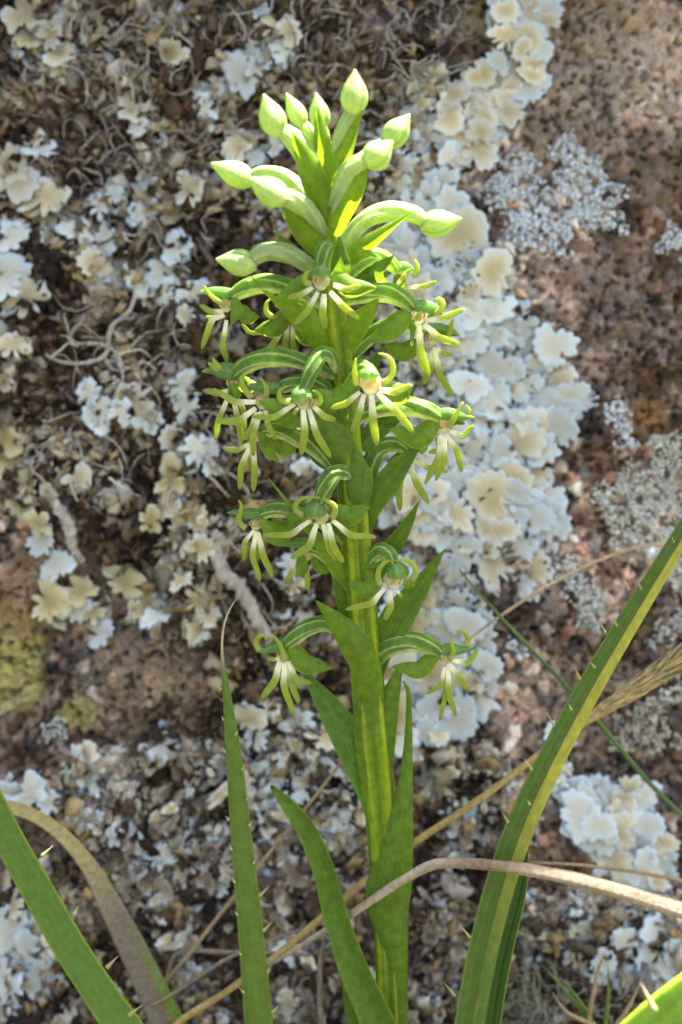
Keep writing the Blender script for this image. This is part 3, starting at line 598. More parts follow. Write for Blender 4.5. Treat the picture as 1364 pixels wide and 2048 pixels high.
CB = c_leaf((.165, .28, .016), (.34, .44, .07), (.24, .36, .02), .5)
CD = c_leaf((.075, .16, .018), (.20, .30, .05), GREEN, .4)
BR = [  # bracts: (points, colour, cup)
    ([(662, 525, 14, 16), (632, 482, 30, 28), (600, 446, 34, 26), (575, 420, 32, 12), (561, 402, 30, 1)], CB, -.3),
    ([(658, 450, 24, 14), (642, 395, 40, 27), (618, 335, 46, 24), (598, 290, 44, 12), (586, 266, 42, 1)], CB, -.35),
    ([(656, 370, 16, 11), (648, 310, 22, 19), (640, 255, 20, 13), (636, 212, 14, 1)], CB, -.4),
    ([(658, 400, 22, 12), (674, 340, 28, 20), (698, 280, 28, 14), (724, 220, 20, 1)], CB, -.35),
    ([(664, 470, 30, 16), (684, 415, 46, 26), (712, 365, 52, 22), (735, 325, 50, 1)], CB, -.35),
    ([(684, 535, 22, 14), (718, 500, 38, 18), (768, 463, 42, 10), (800, 440, 42, 4), (833, 417, 40, .8)], CB, -.3),
    ([(680, 560, 72, 16), (681, 528, 76, 20), (680, 498, 74, 11), (677, 473, 70, 1)], CD, -.25),
    ([(600, 520, 4, 15), (578, 498, 0, 14), (562, 478, -4, 7), (549, 460, -6, .8)], CB, -.2),
    ([(660, 720, 14, 16), (632, 665, 34, 25), (595, 630, 44, 20), (560, 606, 48, 9), (530, 582, 48, 4), (502, 552, 46, .8)], CB, -.3),
    ([(690, 715, 14, 14), (706, 664, 30, 24), (733, 628, 34, 18), (757, 597, 34, 1)], CB, -.3),
    ([(712, 560, -10, 12), (738, 548, 4, 17), (762, 532, 8, 12), (788, 511, 8, .8)], CD, -.3),
    ([(698, 1000, 18, 14), (690, 920, 40, 27), (665, 865, 58, 30), (630, 838, 62, 22), (590, 812, 62, 8), (565, 798, 60, .8)], c_leaf((.12, .21, .03), LIME, LIME, .5), -.35),
    ([(690, 940, 0, 12), (650, 915, -16, 22), (620, 880, -24, 20), (595, 850, -28, 2)], CD, -.25),
    ([(708, 1050, 32, 18), (710, 1000, 44, 31), (714, 955, 48, 31), (714, 920, 44, 15), (711, 892, 38, .8)], c_leaf((.11, .21, .028), LIME, LIME, .3), -.45),
    ([(728, 1075, -6, 8), (744, 1015, 4, 20), (782, 955, 14, 25), (818, 912, 14, 13), (846, 883, 12, .8)], CD, .22),
    ([(700, 1195, 8, 14), (668, 1120, 26, 19), (622, 1062, 34, 9), (580, 1010, 34, 4.5), (534, 953, 30, .8)], CB, -.3),
    ([(732, 1190, -24, 9), (764, 1122, -22, 20), (803, 1068, -24, 15), (837, 1003, -26, .8)], CD, .2),
    ([(706, 1300, 6, 9), (690, 1215, 14, 15), (676, 1160, 16, 12), (668, 1120, 12, 1)], CD, -.3),
    ([(752, 1640, 34, 16), (744, 1560, 46, 25), (738, 1480, 50, 29), (736, 1400, 54, 31), (731, 1335, 60, 31), (706, 1281, 66, 31), (668, 1238, 62, 17), (631, 1201, 56, .8)], c_leaf((.135, .23, .014), LIME, (.19, .29, .012), .9), -.36),
    ([(748, 1400, -4, 9), (760, 1310, 2, 22), (792, 1240, 8, 33), (835, 1180, 6, 22), (868, 1130, 2, 9), (890, 1098, 0, .8)], CD, .2),
    ([(764, 1600, 8, 14), (768, 1500, 18, 22), (776, 1410, 24, 22), (795, 1350, 22, 9), (803, 1325, 20, 1)], c_leaf((.12, .22, .03), LIME, LIME, .3), -.35),
    ([(764, 1720, 12, 14), (748, 1610, 22, 24), (712, 1510, 26, 33), (668, 1430, 20, 28), (630, 1375, 10, 14), (602, 1333, 2, 1)], c_leaf((.075, .18, .022), (.2, .33, .04), LIME, .3), .2),
    ([(640, 900, -40, 14), (700, 700, -38, 12), (735, 650, -44, 1)], CD, .2),
    ([(690, 790, -12, 12), (722, 752, -26, 17), (752, 720, -32, 10), (770, 690, -34, 1)], CD, -.2),
    ([(690, 850, 40, 12), (672, 800, 62, 17), (648, 790, 66, 14), (610, 775, 66, 1)], CD, -.2),
    ([(722, 900, 10, 14), (752, 860, -4, 22), (790, 830, -14, 16), (830, 775, -20, 1)], CD, -.2)]
for i, (pts, cf, cp) in enumerate(BR):
    sheet('bract', pts, cf, M_GREEN, orchid, 34, 19, cp, 0, .03, 2.0, i, True)
CL = c_leaf((.095, .185, .014), (.25, .36, .05), (.2, .29, .014), .6)
sheet('leaf', [(806, gz, 40, 22), (802, 2150, 42, 20), (799, 2048, 44, 17), (797, 1950, 48, 19), (788, 1880, 56, 30), (776, 1800, 66, 46), (790, 1705, 64, 36), (806, 1610, 56, 20), (815, 1510, 42, 10), (818, 1420, 40, 6), (815, 1375, 42, 4), (806, 1362, 46, 2)], c_leaf((.12, .22, .016), (.26, .36, .05), (.2, .31, .014), .5), M_GREEN, orchid, 60, 25, -.38, 0, .02, 3, 1)
sheet('leaf', [(815, gz, 84, 46), (782, 2120, 88, 38), (748, 2030, 84, 33), (706, 1935, 74, 29), (672, 1835, 62, 25), (645, 1735, 62, 22), (612, 1660, 58, 20), (574, 1608, 54, 14), (550, 1582, 54, 7), (540, 1571, 58, 3), (545, 1582, 64, 1)], CL, M_GREEN, orchid, 60, 25, .3, .12, .03, 3, 2)
sheet('leaf', [(775, gz, -8, 34), (738, 2120, -6, 30), (714, 2030, -8, 24), (696, 1960, -10, 13), (685, 1915, -12, 2)], CL, M_GREEN, orchid, 30, 11, -.3, 0, .02, 3, 3)

# ------------------------------------------------------------------ spiny blades
DS = 1.0; LEAN = 0.0
def c_blade(base_c=(.10, .17, .02), edge_c=(.34, .43, .09), dry=None, yellow=None):
    def f(t, s):
        c = lerp(base_c, (.10, .20, .035), (np.cos(s * 13) > .55) * .45)
        c = lerp(c, edge_c, sstep(.84, .97, np.abs(s)))
        if yellow:
            c = lerp(c, (.14, .07, .02), sstep(yellow - .10, yellow - .02, s) * (1 - sstep(yellow, yellow + .04, s)) * sstep(.35, .7, t) * .8)
            st = lerp(lerp((.11, .20, .03), (.42, .41, .05), sstep(.28, .55, t)), (.30, .24, .05), (fbm(t * 30, s * 3, 66, 3) > .62) * .5); k = sstep(yellow - .02, yellow + .05, s)[..., None]; c = c * (1 - k) + st * k
        if dry is not None: c = lerp(c, (.50, .42, .28), sstep(dry - .02, dry + .02, t + .012 * np.sin(s * 9)))
        return c
    return f
def spine(px, py, tx, ty, d, w_, parent, dark=0):
    tube('spine', [(px, py, d, w_), ((px * .6 + tx * .4), (py * .6 + ty * .4) , d + 1, w_ * .55), (tx, ty, d + 3, .4)],
         lambda t, a: lerp((.38, .42, .16), (.16, .10, .06) if dark else (.45, .38, .24), sstep(.35, .9, t)), M_DRY, parent, 8, 7, .8)
def blade(name, pts, cf, label, spines, fold=0., cup=.15, group=None, thick=5, m=13, mat=None, cat='leaf', n=70):
    b0 = P(*pts[0][:2], D(pts[0][2]))
    o = empty(name, tuple(b0), label, cat, group)
    sheet('blade', pts, cf, mat or M_BLADE, o, n, m, cup, fold, .012, thick, len(pts))
    for s in spines: spine(*s[:5], (s[5] if len(s) > 5 else 4) * .75, o, len(s) > 6)
    return o
g1 = zpx(540, 40, -.006)
sp = [(493, 1600, 500, 1585, 44), (498, 1652, 506, 1640, 44), (507, 1727, 513, 1716, 44), (519, 1792, 540, 1771, 44, 5), (526, 1862, 545, 1843, 44, 5), (545, 2024, 560, 2008, 44, 5), (484, 1540, 489, 1530, 44), (471, 1470, 476, 1460, 44), (536, 1945, 541, 1930, 44),
      (453, 1580, 445, 1572, 44), (458, 1640, 451, 1632, 44), (463, 1700, 458, 1690, 44), (469, 1765, 464, 1755, 44), (475, 1830, 469, 1822, 44), (483, 1910, 474, 1902, 44), (487, 1985, 478, 1974, 44), (450, 1505, 444, 1497, 44), (447, 1440, 443, 1432, 44), (442, 1380, 438, 1372, 44)]
blade('spiny_leaf_blade', [(540, g1, 40, 34), (525, 2150, 40, 31), (517, 2040, 40, 29), (506, 1910, 40, 26.5), (494, 1790, 40, 24), (482, 1670, 40, 21), (473, 1570, 40, 18), (464, 1480, 40, 14), (455, 1400, 40, 9), (448, 1345, 40, 5), (444, 1300, 40, 2.6), (446, 1262, 40, 2.2), (455, 1228, 40, 2), (474, 1196, 40, .6)],
      c_blade(dry=.905), 'upright narrow green blade with spiny margins and a dry bent tip', sp, .0, -.22)
g2 = zpx(330, 120, -.006)
blade('spiny_leaf_blade', [(330, g2, 88, 40), (275, 2110, 90, 36), (205, 1995, 92, 33), (140, 1895, 94, 32), (80, 1790, 96, 31), (25, 1692, 98, 29), (-20, 1600, 100, 27), (-70, 1500, 102, 24), (-115, 1400, 104, 14), (-135, 1345, 105, 1)],
      c_blade((.085, .17, .02), (.28, .38, .05)), 'broad green spiny blade beside the curled tan blade',
      [(84, 1712, 105, 1692, 132, 7), (148, 1828, 156, 1812, 132, 7), (214, 1935, 236, 1912, 132, 7), (258, 2030, 285, 2010, 132, 7)], 0, .12, thick=7)
g3 = zpx(905, 60, -.006)
S3 = [(x_, y_, d_, w_ * .74) for x_, y_, d_, w_ in ((905, g3, 60, 44), (925, 2160, 60, 42), (940, 2040, 60, 40), (962, 1920, 62, 40), (1000, 1770, 64, 40), (1050, 1630, 66, 39), (1112, 1500, 68, 36), (1182, 1370, 70, 34), (1246, 1262, 74, 31), (1305, 1165, 78, 28), (1370, 1060, 84, 25), (1450, 930, 92, 20), (1530, 800, 100, 12), (1580, 720, 104, 2))]
sp = []
for (x, y, tx, ty) in ((1064, 1540, 1048, 1516), (1108, 1452, 1093, 1424), (1160, 1358, 1148, 1332), (1212, 1266, 1196, 1240), (1258, 1180, 1244, 1152), (1324, 1080, 1312, 1058), (1016, 1645, 1004, 1622), (940, 1875, 918, 1848), (910, 1992, 888, 1965), (1352, 1042, 1338, 1020)):
    sp.append((x, y, tx, ty, 78, 4.5))
for (x, y, tx, ty) in ((1348, 1085, 1340, 1066), (1282, 1178, 1272, 1155), (1234, 1252, 1226, 1236), (1190, 1336, 1176, 1318), (1143, 1420, 1134, 1402), (1060, 1610, 1052, 1595)):
    sp.append((x, y, tx, ty, 84, 4.0, 1))
blade('spiny_leaf_blade', S3, c_blade((.08, .145, .022), (.22, .26, .06), None, .2), 'long leaning spiny blade folded to show a yellow strip, rising past the straw seed head', sp, .42, 0, thick=6, n=90, m=25)
blade('spiny_leaf_blade', [(960, g3, 30, 26), (976, 2100, 34, 22), (990, 1990, 38, 20), (1012, 1880, 42, 19), (1036, 1790, 46, 16), (1049, 1725, 48, 9), (1050, 1676, 50, 1)], c_blade((.04, .10, .018), (.28, .38, .06)),
      'short narrow green blade tucked behind the long leaning spiny blade', [(1049, 1700, 1053, 1685, 52, 3), (1051, 1740, 1054, 1722, 52, 3)], .35, 0, thick=4, n=40)
g4 = zpx(1080, 520, -.006)
blade('spiny_leaf_blade', [(1060, g4, 520, 80), (1160, 2260, 560, 78), (1260, 2148, 590, 78), (1360, 2050, 620, 74), (1470, 1955, 640, 60), (1600, 1850, 660, 30), (1680, 1800, 670, 2)], c_blade((.20, .36, .03), (.36, .48, .05)),
      'sunlit yellow-green blade tip with a blunt dry spine, low in front of the grass tuft', [(1308, 2022, 1282, 1966, 628, 12)], 0, .15, thick=9, n=50)
# curled dead blade
def c_tan(t, s):
    c = lerp((.19, .165, .12), (.38, .31, .14), sstep(.5, .7, t))
    c = lerp(c, (.17, .27, .03), (1 - sstep(.30, .55, t)) * sstep(.15, .5, s))
    c = lerp(c, (.28, .18, .04), (1 - sstep(.35, .6, t)) * (1 - sstep(.0, .12, np.abs(s - .2))))
    return lerp(c, (.10, .10, .03), (1 - sstep(.02, .2, t)) * .3)
g5 = zpx(380, -110, -.006)
blade('curled_grass_blade', [(400, g5, -90, 34), (362, 2110, -95, 33), (318, 2010, -100, 31), (266, 1900, -105, 28), (218, 1805, -110, 23), (180, 1735, -115, 17), (130, 1675, -118, 14), (70, 1632, -120, 13), (0, 1612, -120, 13), (-80, 1625, -118, 11), (-160, 1680, -112, 2)], c_tan,
      'half dead grass blade, tan and arching over, greying then green lower down', [], .1, .1, mat=M_DRY)

# ------------------------------------------------------------------ straws and stems
def straw(name, pts, col, label, m=8, n=40, cat='grass', mat=None, group=None, flat=.8, knee=-9):
    b0 = P(*pts[0][:2], D(pts[0][2]))
    o = empty(name, tuple(b0), label, cat, group)
    c0, c1 = col
    tube('stalk', pts, lambda t, a: lerp(lerp(c0, c1, .5 + .5 * np.sin(t * 37 + 2 * np.cos(a))), (.20, .12, .07), np.exp(-((t - knee) / .035) ** 2) * .8) * (.85 + .3 * fbm(t * 60, a * 2.2, 55, 3))[..., None], mat or M_DRY, o, n, m, flat, lambda t, a: 1 + .06 * np.cos(a * 5 + t * 3) + .05 * np.sin(t * n * 1.3))
    return o
def gp(px, d): return (px, zpx(px, d, -.006), d)
TAN = ((.30, .22, .12), (.38, .29, .17)); GOLD = ((.40, .29, .10), (.48, .36, .14)); PALET = ((.46, .36, .22), (.52, .42, .27)); GREY = ((.20, .17, .13), (.27, .23, .18))
straw('dry_grass_stalk', [(*gp(120, -130), 4.5), (262, 2060, -140, 4.5), (400, 1880, -150, 4.5), (560, 1680, -155, 4), (640, 1580, -158, 3.5), (705, 1496, -160, 2.5)], TAN, 'thin tan stalk slanting up from between the spiny blades to the orchid stem')
straw('dry_grass_stalk', [(*gp(140, -80), 4), (280, 2030, -90, 4), (340, 1992, -95, 4), (460, 1915, -105, 4), (640, 1848, -115, 3)], GREY, 'thin greyish stalk crossing behind the upright spiny blade')
straw('dry_grass_stalk', [(*gp(1500, -120), 3.5), (1440, 1790, -120, 3.5), (1364, 1762, -115, 3.5), (1200, 1734, -108, 3.5), (1060, 1725, -100, 2.5)], TAN, 'very thin pale stalk just above the bent dead stem')
straw('dry_grass_stalk', [(*gp(1560, -190), 4), (1450, 1130, -190, 3.5), (1320, 1087, -190, 3.8), (1200, 1120, -190, 3.8), (1080, 1180, -192, 3.8), (975, 1250, -198, 3), (900, 1310, -205, 1.5)], PALET, 'thin tan stalk arching over bare rock towards the large pale lichen')
straw('dry_grass_stalk', [(*gp(655, -60), 6), (640, 1990, -60, 6), (640, 1930, -62, 5), (648, 1880, -64, 3)], GREY, 'short upright grey stalk at the foot of the orchid')
straw('dry_grass_stalk', [(*gp(330, -170), 4), (345, 1918, -172, 5), (460, 1905, -175, 5), (620, 1912, -178, 3)], GREY, 'dark level stalk lying against the rock behind the upright blade')
straw('thin_grass_blade', [(*gp(1560, -170), 4.5), (1440, 1735, -170, 5), (1280, 1545, -172, 5), (1170, 1412, -175, 5), (1050, 1285, -180, 4), (975, 1205, -184, 3), (918, 1138, -188, 1.5)], ((.09, .16, .05), (.12, .20, .06)), 'thread-thin green grass blade slanting across the bare rock', mat=M_BLADE)
# golden stem with a feathery seed head
o = straw('straw_seed_head', [(*gp(120, -70), 7), (340, 2062, -80, 7), (450, 1985, -85, 7), (560, 1905, -90, 7), (690, 1795, -95, 7), (820, 1692, -100, 7), (960, 1598, -105, 7), (1080, 1508, -108, 7), (1160, 1450, -110, 7), (1260, 1385, -110, 5), (1364, 1318, -110, 4), (1480, 1245, -108, 2)], GOLD, 'golden straw stem ending in a feathery seed head', n=60)
V = []; F = []; Cc = []
S_ = spline(world_pts([(1130, 1472, -110, 6), (1190, 1430, -110, 17), (1260, 1385, -110, 25), (1364, 1318, -110, 32), (1440, 1270, -108, 24), (1500, 1232, -106, 3)]), 240)
for k in range(900):
    q = S_[random.randrange(0, 232)]; q2 = S_[min(239, int(random.uniform(8, 30)) + 1)]
    i = random.randrange(0, 225); p0 = S_[i, :3]; T = S_[i + 8, :3] - p0; T /= np.linalg.norm(T)
    a = random.uniform(0, 6.28); e1 = np.cross(T, [0, 1, 0]); e1 /= np.linalg.norm(e1); e2 = np.cross(T, e1)
    rad = (math.cos(a) * e1 + math.sin(a) * e2); r0 = S_[i, 3] * random.uniform(.1, .75)
    L = random.uniform(.004, .009); wd = random.uniform(.00025, .0005)
    A0 = p0 + rad * r0 * .5; A1 = A0 + T * L * .5 + rad * r0 * .5; A2 = A1 + T * L * .6 + rad * r0 * random.uniform(.1, .5)
    sd = np.cross(T, rad) * wd; b = len(V)
    V += [A0, A1 + sd, A1 - sd, A1 + rad * wd, A2]; F += [(b, b + 1, b + 3), (b, b + 3, b + 2), (b, b + 2, b + 1), (b + 4, b + 3, b + 1), (b + 4, b + 2, b + 3), (b + 4, b + 1, b + 2)]
    g = random.uniform(.75, 1.2); Cc += [np.array((.50, .39, .18)) * g] * 5
tag(link('spikelets', mesh('spikelets', V, F, Cc), M_DRY, o, False), kind='stuff')
# bent dead stem
bent = straw('bent_dead_stem', [(*gp(1700, 220), 18), (1560, 1905, 150, 18), (1440, 1848, 114, 17.5), (1364, 1820, 110, 17), (1200, 1771, 108, 15), (1060, 1740, 106, 12.5), (950, 1727, 104, 10.5), (885, 1726, 100, 10.5), (860, 1731, 98, 10), (800, 1763, 84, 9), (735, 1806, 56, 8), (690, 1836, 24, 7), (655, 1858, 2, 6), (600, 1892, -14, 5), (540, 1930, -26, 3)], ((.44, .36, .26), (.34, .27, .19)), 'thick pale dead stem bent at a knee across the orchid leaf', 20, 90, 'stem', knee=.70)
# small tuft
TUFT = ['longest green blade of the small tuft, slanting towards the leaning spiny blade', 'shorter green blade of the tuft, tucked under the longest one', 'upright green blade in the middle of the small tuft',
        'dry tan blade of the tuft leaning towards the sunlit blade tip', 'tallest dry blade of the tuft, standing upright', 'low dry blade of the tuft curving over the matted moss']
for i, (pts, c) in enumerate(((((1186, 2060), (1150, 2005), (1085, 1932)), 0), (((1190, 2060), (1165, 2010), (1130, 1965)), 0), (((1210, 2060), (1216, 2000), (1216, 1935)), 0), (((1225, 2070), (1260, 2010), (1283, 1955)), 1), (((1176, 2070), (1188, 1975), (1208, 1905)), 1), (((1196, 2060), (1140, 2030), (1105, 1985)), 1))):
    (x0, y0_), (x1, y1), (x2, y2) = pts
    d = -60 + i * 6
    straw('short_grass_blade', [(*gp(x0 + 5, d), 5), (x0, y0_, d, 5), (x1, y1, d - 4, 4.5), (x2, y2, d - 10, .8)], ((.10, .17, .03), (.15, .22, .04)) if c == 0 else TAN, TUFT[i], 7, 20, 'grass', M_BLADE if c == 0 else M_DRY, 'blades of the small grass tuft', .4)

# ------------------------------------------------------------------ lichens
def lobe_mesh(seed, aspect=1.0, notch=4, depthn=.4, wavy=.10, seg=44, rings=7, dome=.12, cren=0., jag=1.):
    r = np.random.default_rng(seed)
    th = np.linspace(0, 2 * math.pi, seg, endpoint=False)
    out = 1 + .13 * np.sin(2 * th + r.uniform(0, 6)) + .09 * np.sin(3 * th + r.uniform(0, 6)) + jag * (.055 * np.sin(7 * th + r.uniform(0, 6)) + .05 * np.sin(11 * th + r.uniform(0, 6)) + .025 * r.standard_normal(seg)) + cren * (np.abs(np.sin(th * r.integers(5, 8) + r.uniform(0, 6))) - .6)
    for _ in range(notch):
        c = r.uniform(-2.3, 2.3); wd = r.uniform(.10, .22)
        dd = (th - c + math.pi) % (2 * math.pi) - math.pi
        out -= depthn * r.uniform(.5, 1.1) * np.exp(-(dd / wd) ** 2)
    out = np.maximum(out, .25)
    V = [(0, 0, .10)]; C = [(0, 0, 0)]
    ph = r.uniform(0, 6, 6)
    for k in range(1, rings + 1):
        q = k / rings
        rr = out * q
        z = dome * (1 - q * q) + wavy * q ** 2 * (np.sin(3 * th + ph[0]) * .7 + np.sin(5 * th + ph[1]) * .6 + .4 * np.sin(9 * th + ph[2])) + .06 * np.sin(4 * q + th * 2 + ph[3]) * q + (.10 if dome > .1 else .03) * q ** 3
        if k == rings: z = z - .035
        for j in range(seg):
            V.append((rr[j] * math.cos(th[j]), rr[j] * math.sin(th[j]) * aspect, z[j])); C.append((q ** 1.5, 0, 0))
    F = [(0, 1 + j, 1 + (j + 1) % seg) for j in range(seg)]
    for k in range(rings - 1):
        a = 1 + k * seg; b = a + seg
        F += [(a + j, b + j, b + (j + 1) % seg, a + (j + 1) % seg) for j in range(seg)]
    a = 1 + (rings - 1) * seg; b0_ = len(V)          # thickness: underside runs back in
    for q, dz in ((.97, -.085), (.62, -.16)):
        for j in range(seg):
            v = V[a + j]; V.append((v[0] * q, v[1] * q, v[2] * (.9 if q > .9 else .2) + dz)); C.append((1, 1, 0))
    for k in range(2):
        p = a if k == 0 else b0_; s = b0_ + k * seg
        F += [(p + j, s + j, s + (j + 1) % seg, p + (j + 1) % seg) for j in range(seg)]
    me = mesh('lobe', V, F, C, 'rim')
    me.polygons.foreach_set('use_smooth', [True] * len(me.polygons))
    return me
LOBES = {}
for tint in 'bcygt':
    LOBES[tint] = {'round': [], 'cut': [], 'finger': []}
    for i in range(9):
        for sh, a in (('round', dict(notch=4, depthn=.34, wavy=.07, seg=56, dome=.05, cren=.17, jag=.4)), ('cut', dict(notch=7, depthn=.6, wavy=.17)), ('finger', dict(aspect=.55, notch=3, depthn=.35, wavy=.18, seg=28, rings=5))):
            if i > 5 and sh == 'finger': continue
            m_ = lobe_mesh(i * 13 + len(sh) * 101 + ord(tint), **a); m_.materials.append(LM[tint]); LOBES[tint][sh].append(m_)
def add_lobe(parent, px, py, r, tint, shape, ang=None, lift=None, tilt=.22, zs=1.0):
    p, nn = on_rock(px, py); s = r * RS(px, py)
    nn = nn * .6 + np.array([0, -1, .0]) * .4 + rng.normal(0, tilt * .5, 3); nn /= np.linalg.norm(nn)
    if ang is None: ang = -math.pi / 2 + random.uniform(-1.1, 1.1)
    ax = np.array([math.cos(ang), 0, math.sin(ang)]); ax -= nn * np.dot(ax, nn); ax /= np.linalg.norm(ax)
    nn2 = nn - ax * random.uniform(0, tilt); nn2 /= np.linalg.norm(nn2); ax = ax - nn2 * np.dot(ax, nn2); ax /= np.linalg.norm(ax)
    ay = np.cross(nn2, ax)
    p = p + nn * ((.0012 if lift is None else lift) + s * .08)
    o = bpy.data.objects.new('lobe', random.choice(LOBES[tint][shape])); COL.objects.link(o)
    o.parent = parent
    mm = Matrix(((ax[0], ay[0], nn2[0]), (ax[1], ay[1], nn2[1]), (ax[2], ay[2], nn2[2]))).to_4x4()
    o.matrix_local = Matrix.Translation(Vector(p) - parent.location) @ mm @ Matrix.Diagonal((s * random.uniform(.8, 1.25), s * random.uniform(.7, 1.15), s * zs, 1))
    return o
def inpoly(x, y, poly):
    c = False; j = len(poly) - 1
    for i in range(len(poly)):
        (xi, yi), (xj, yj) = poly[i], poly[j]
        if (yi > y) != (yj > y) and x < (xj - xi) * (y - yi) / (yj - yi) + xi: c = not c
        j = i
    return c
def patch(poly, rmin, rmax, label, shape='round', tints='bbc', fill=1.0, center=None, cat='lichen', group=None, space=.78, lift=.0012, gap=0.0, down=False):
    xs_ = [p[0] for p in poly]; ys_ = [p[1] for p in poly]
    cx, cy = center or (sum(xs_) / len(xs_), sum(ys_) / len(ys_))
    c0, _ = on_rock(cx, cy)
    o = empty('lichen', tuple(c0), label, cat, group)
    got = []; tries = 0
    while tries < 2600 and len(got) < 290:
        tries += 1
        x = random.uniform(min(xs_), max(xs_)); y = random.uniform(min(ys_), max(ys_))
        if not inpoly(x, y, poly): continue
        if gap and n1(x / 42., y / 42., 5) < gap: continue
        r = random.uniform(rmin, rmax)
        if any(math.hypot(x - a, y - b) < space * .5 * (r + c) for a, b, c in got): continue
        got.append((x, y, r))
    for x, y, r in got:
        ang = math.atan2(-(y - cy), x - cx) + random.uniform(-.5, .5)
        if down: ang = -math.pi / 2 + random.uniform(-1.3, 1.3)
        add_lobe(o, x, y, r, random.choice(tints), shape if random.random() < (.95 if shape == 'round' else .7) else 'cut', ang, lift + random.uniform(-.0012, .0018), .16 if shape == 'round' else .5, .45 if shape == 'round' else 1.0)
    return o
patch([(735, 480), (770, 380), (800, 350), (890, 360), (915, 450), (985, 530), (1012, 585), (965, 640), (900, 700), (840, 620), (770, 560)], 24, 50, 'upper lobes of the pale lichen behind the bud on its long arching stalk', 'round', 'bbc', center=(820, 640), space=.8)
patch([(900, 690), (960, 620), (1005, 590), (1060, 650), (1050, 690), (1110, 690), (1112, 745), (1160, 770), (1160, 800), (1120, 830), (1138, 870), (1080, 920), (1060, 985), (960, 960), (890, 900)], 26, 54, 'broad blue-white rosette lichen reaching out over dark bare rock', 'round', 'bbbc', center=(880, 800), space=.8)
patch([(800, 900), (900, 900), (1060, 960), (1100, 985), (1105, 1090), (1060, 1160), (1010, 1165), (960, 1110), (900, 1100), (840, 1060), (780, 1010)], 24, 52, 'cream and pale blue lichen with ruffled edge beside the long dark bract', 'round', 'bbc', center=(880, 980), space=.8)
patch([(790, 1120), (890, 1120), (950, 1170), (975, 1240), (985, 1300), (975, 1370), (940, 1410), (880, 1460), (830, 1510), (780, 1460), (765, 1300)], 22, 46, 'cream lichen behind the lowest flower on the straw side of the stem', 'round', 'bbcy', center=(840, 1220), space=.8, gap=.12)
patch([(760, 620), (900, 700), (890, 900), (780, 1000), (730, 900), (745, 760)], 14, 26, 'small crowded grey and cream lobes close behind the orchid spike', 'cut', 'bcg', center=(800, 800), space=.8, gap=.25)
patch([(1000, -30), (1095, -30), (1092, 60), (1062, 108), (1010, 110), (990, 40)], 22, 40, 'pale lichen on the rock high above the yellow bud stalk', 'round', 'bc', space=.6)
patch([(985, 125), (1065, 120), (1068, 180), (1030, 245), (990, 240), (960, 330), (885, 335), (888, 240), (910, 170)], 22, 42, 'drooping cream lichen tongue beside brown bare rock', 'round', 'cccb', center=(960, 150), space=.6, down=True)
patch([(740, 180), (880, 120), (890, 200), (850, 330), (770, 330)], 16, 30, 'small cream lobes between the tallest bud and the drooping lichen tongue', 'cut', 'bcg', gap=.3)
patch([(1136, 1595), (1200, 1572), (1270, 1580), (1292, 1640), (1328, 1700), (1320, 1780), (1290, 1785), (1225, 1735), (1205, 1690), (1150, 1650)], 22, 40, 'compact blue-white rosette lichen above the bent dead stem', 'round', 'bbbc', center=(1220, 1640), space=.55)
patch([(1120, 1850), (1190, 1850), (1260, 1870), (1364, 1840), (1400, 1900), (1350, 1960), (1250, 1965), (1160, 1930)], 26, 48, 'pale lichen lobes under the bent dead stem', 'round', 'bbc', space=.75, gap=.2)
patch([(1040, 1780), (1364, 1780), (1364, 1850), (1130, 1860), (1050, 1950)], 11, 22, 'fine grey lobes around the bent dead stem', 'finger', 'bgc', space=1.0, gap=.3)
patch([(1080, 1455), (1125, 1465), (1120, 1500), (1130, 1560), (1095, 1560)], 14, 26, 'small pale lichen just behind the leaning spiny blade', 'cut', 'b')
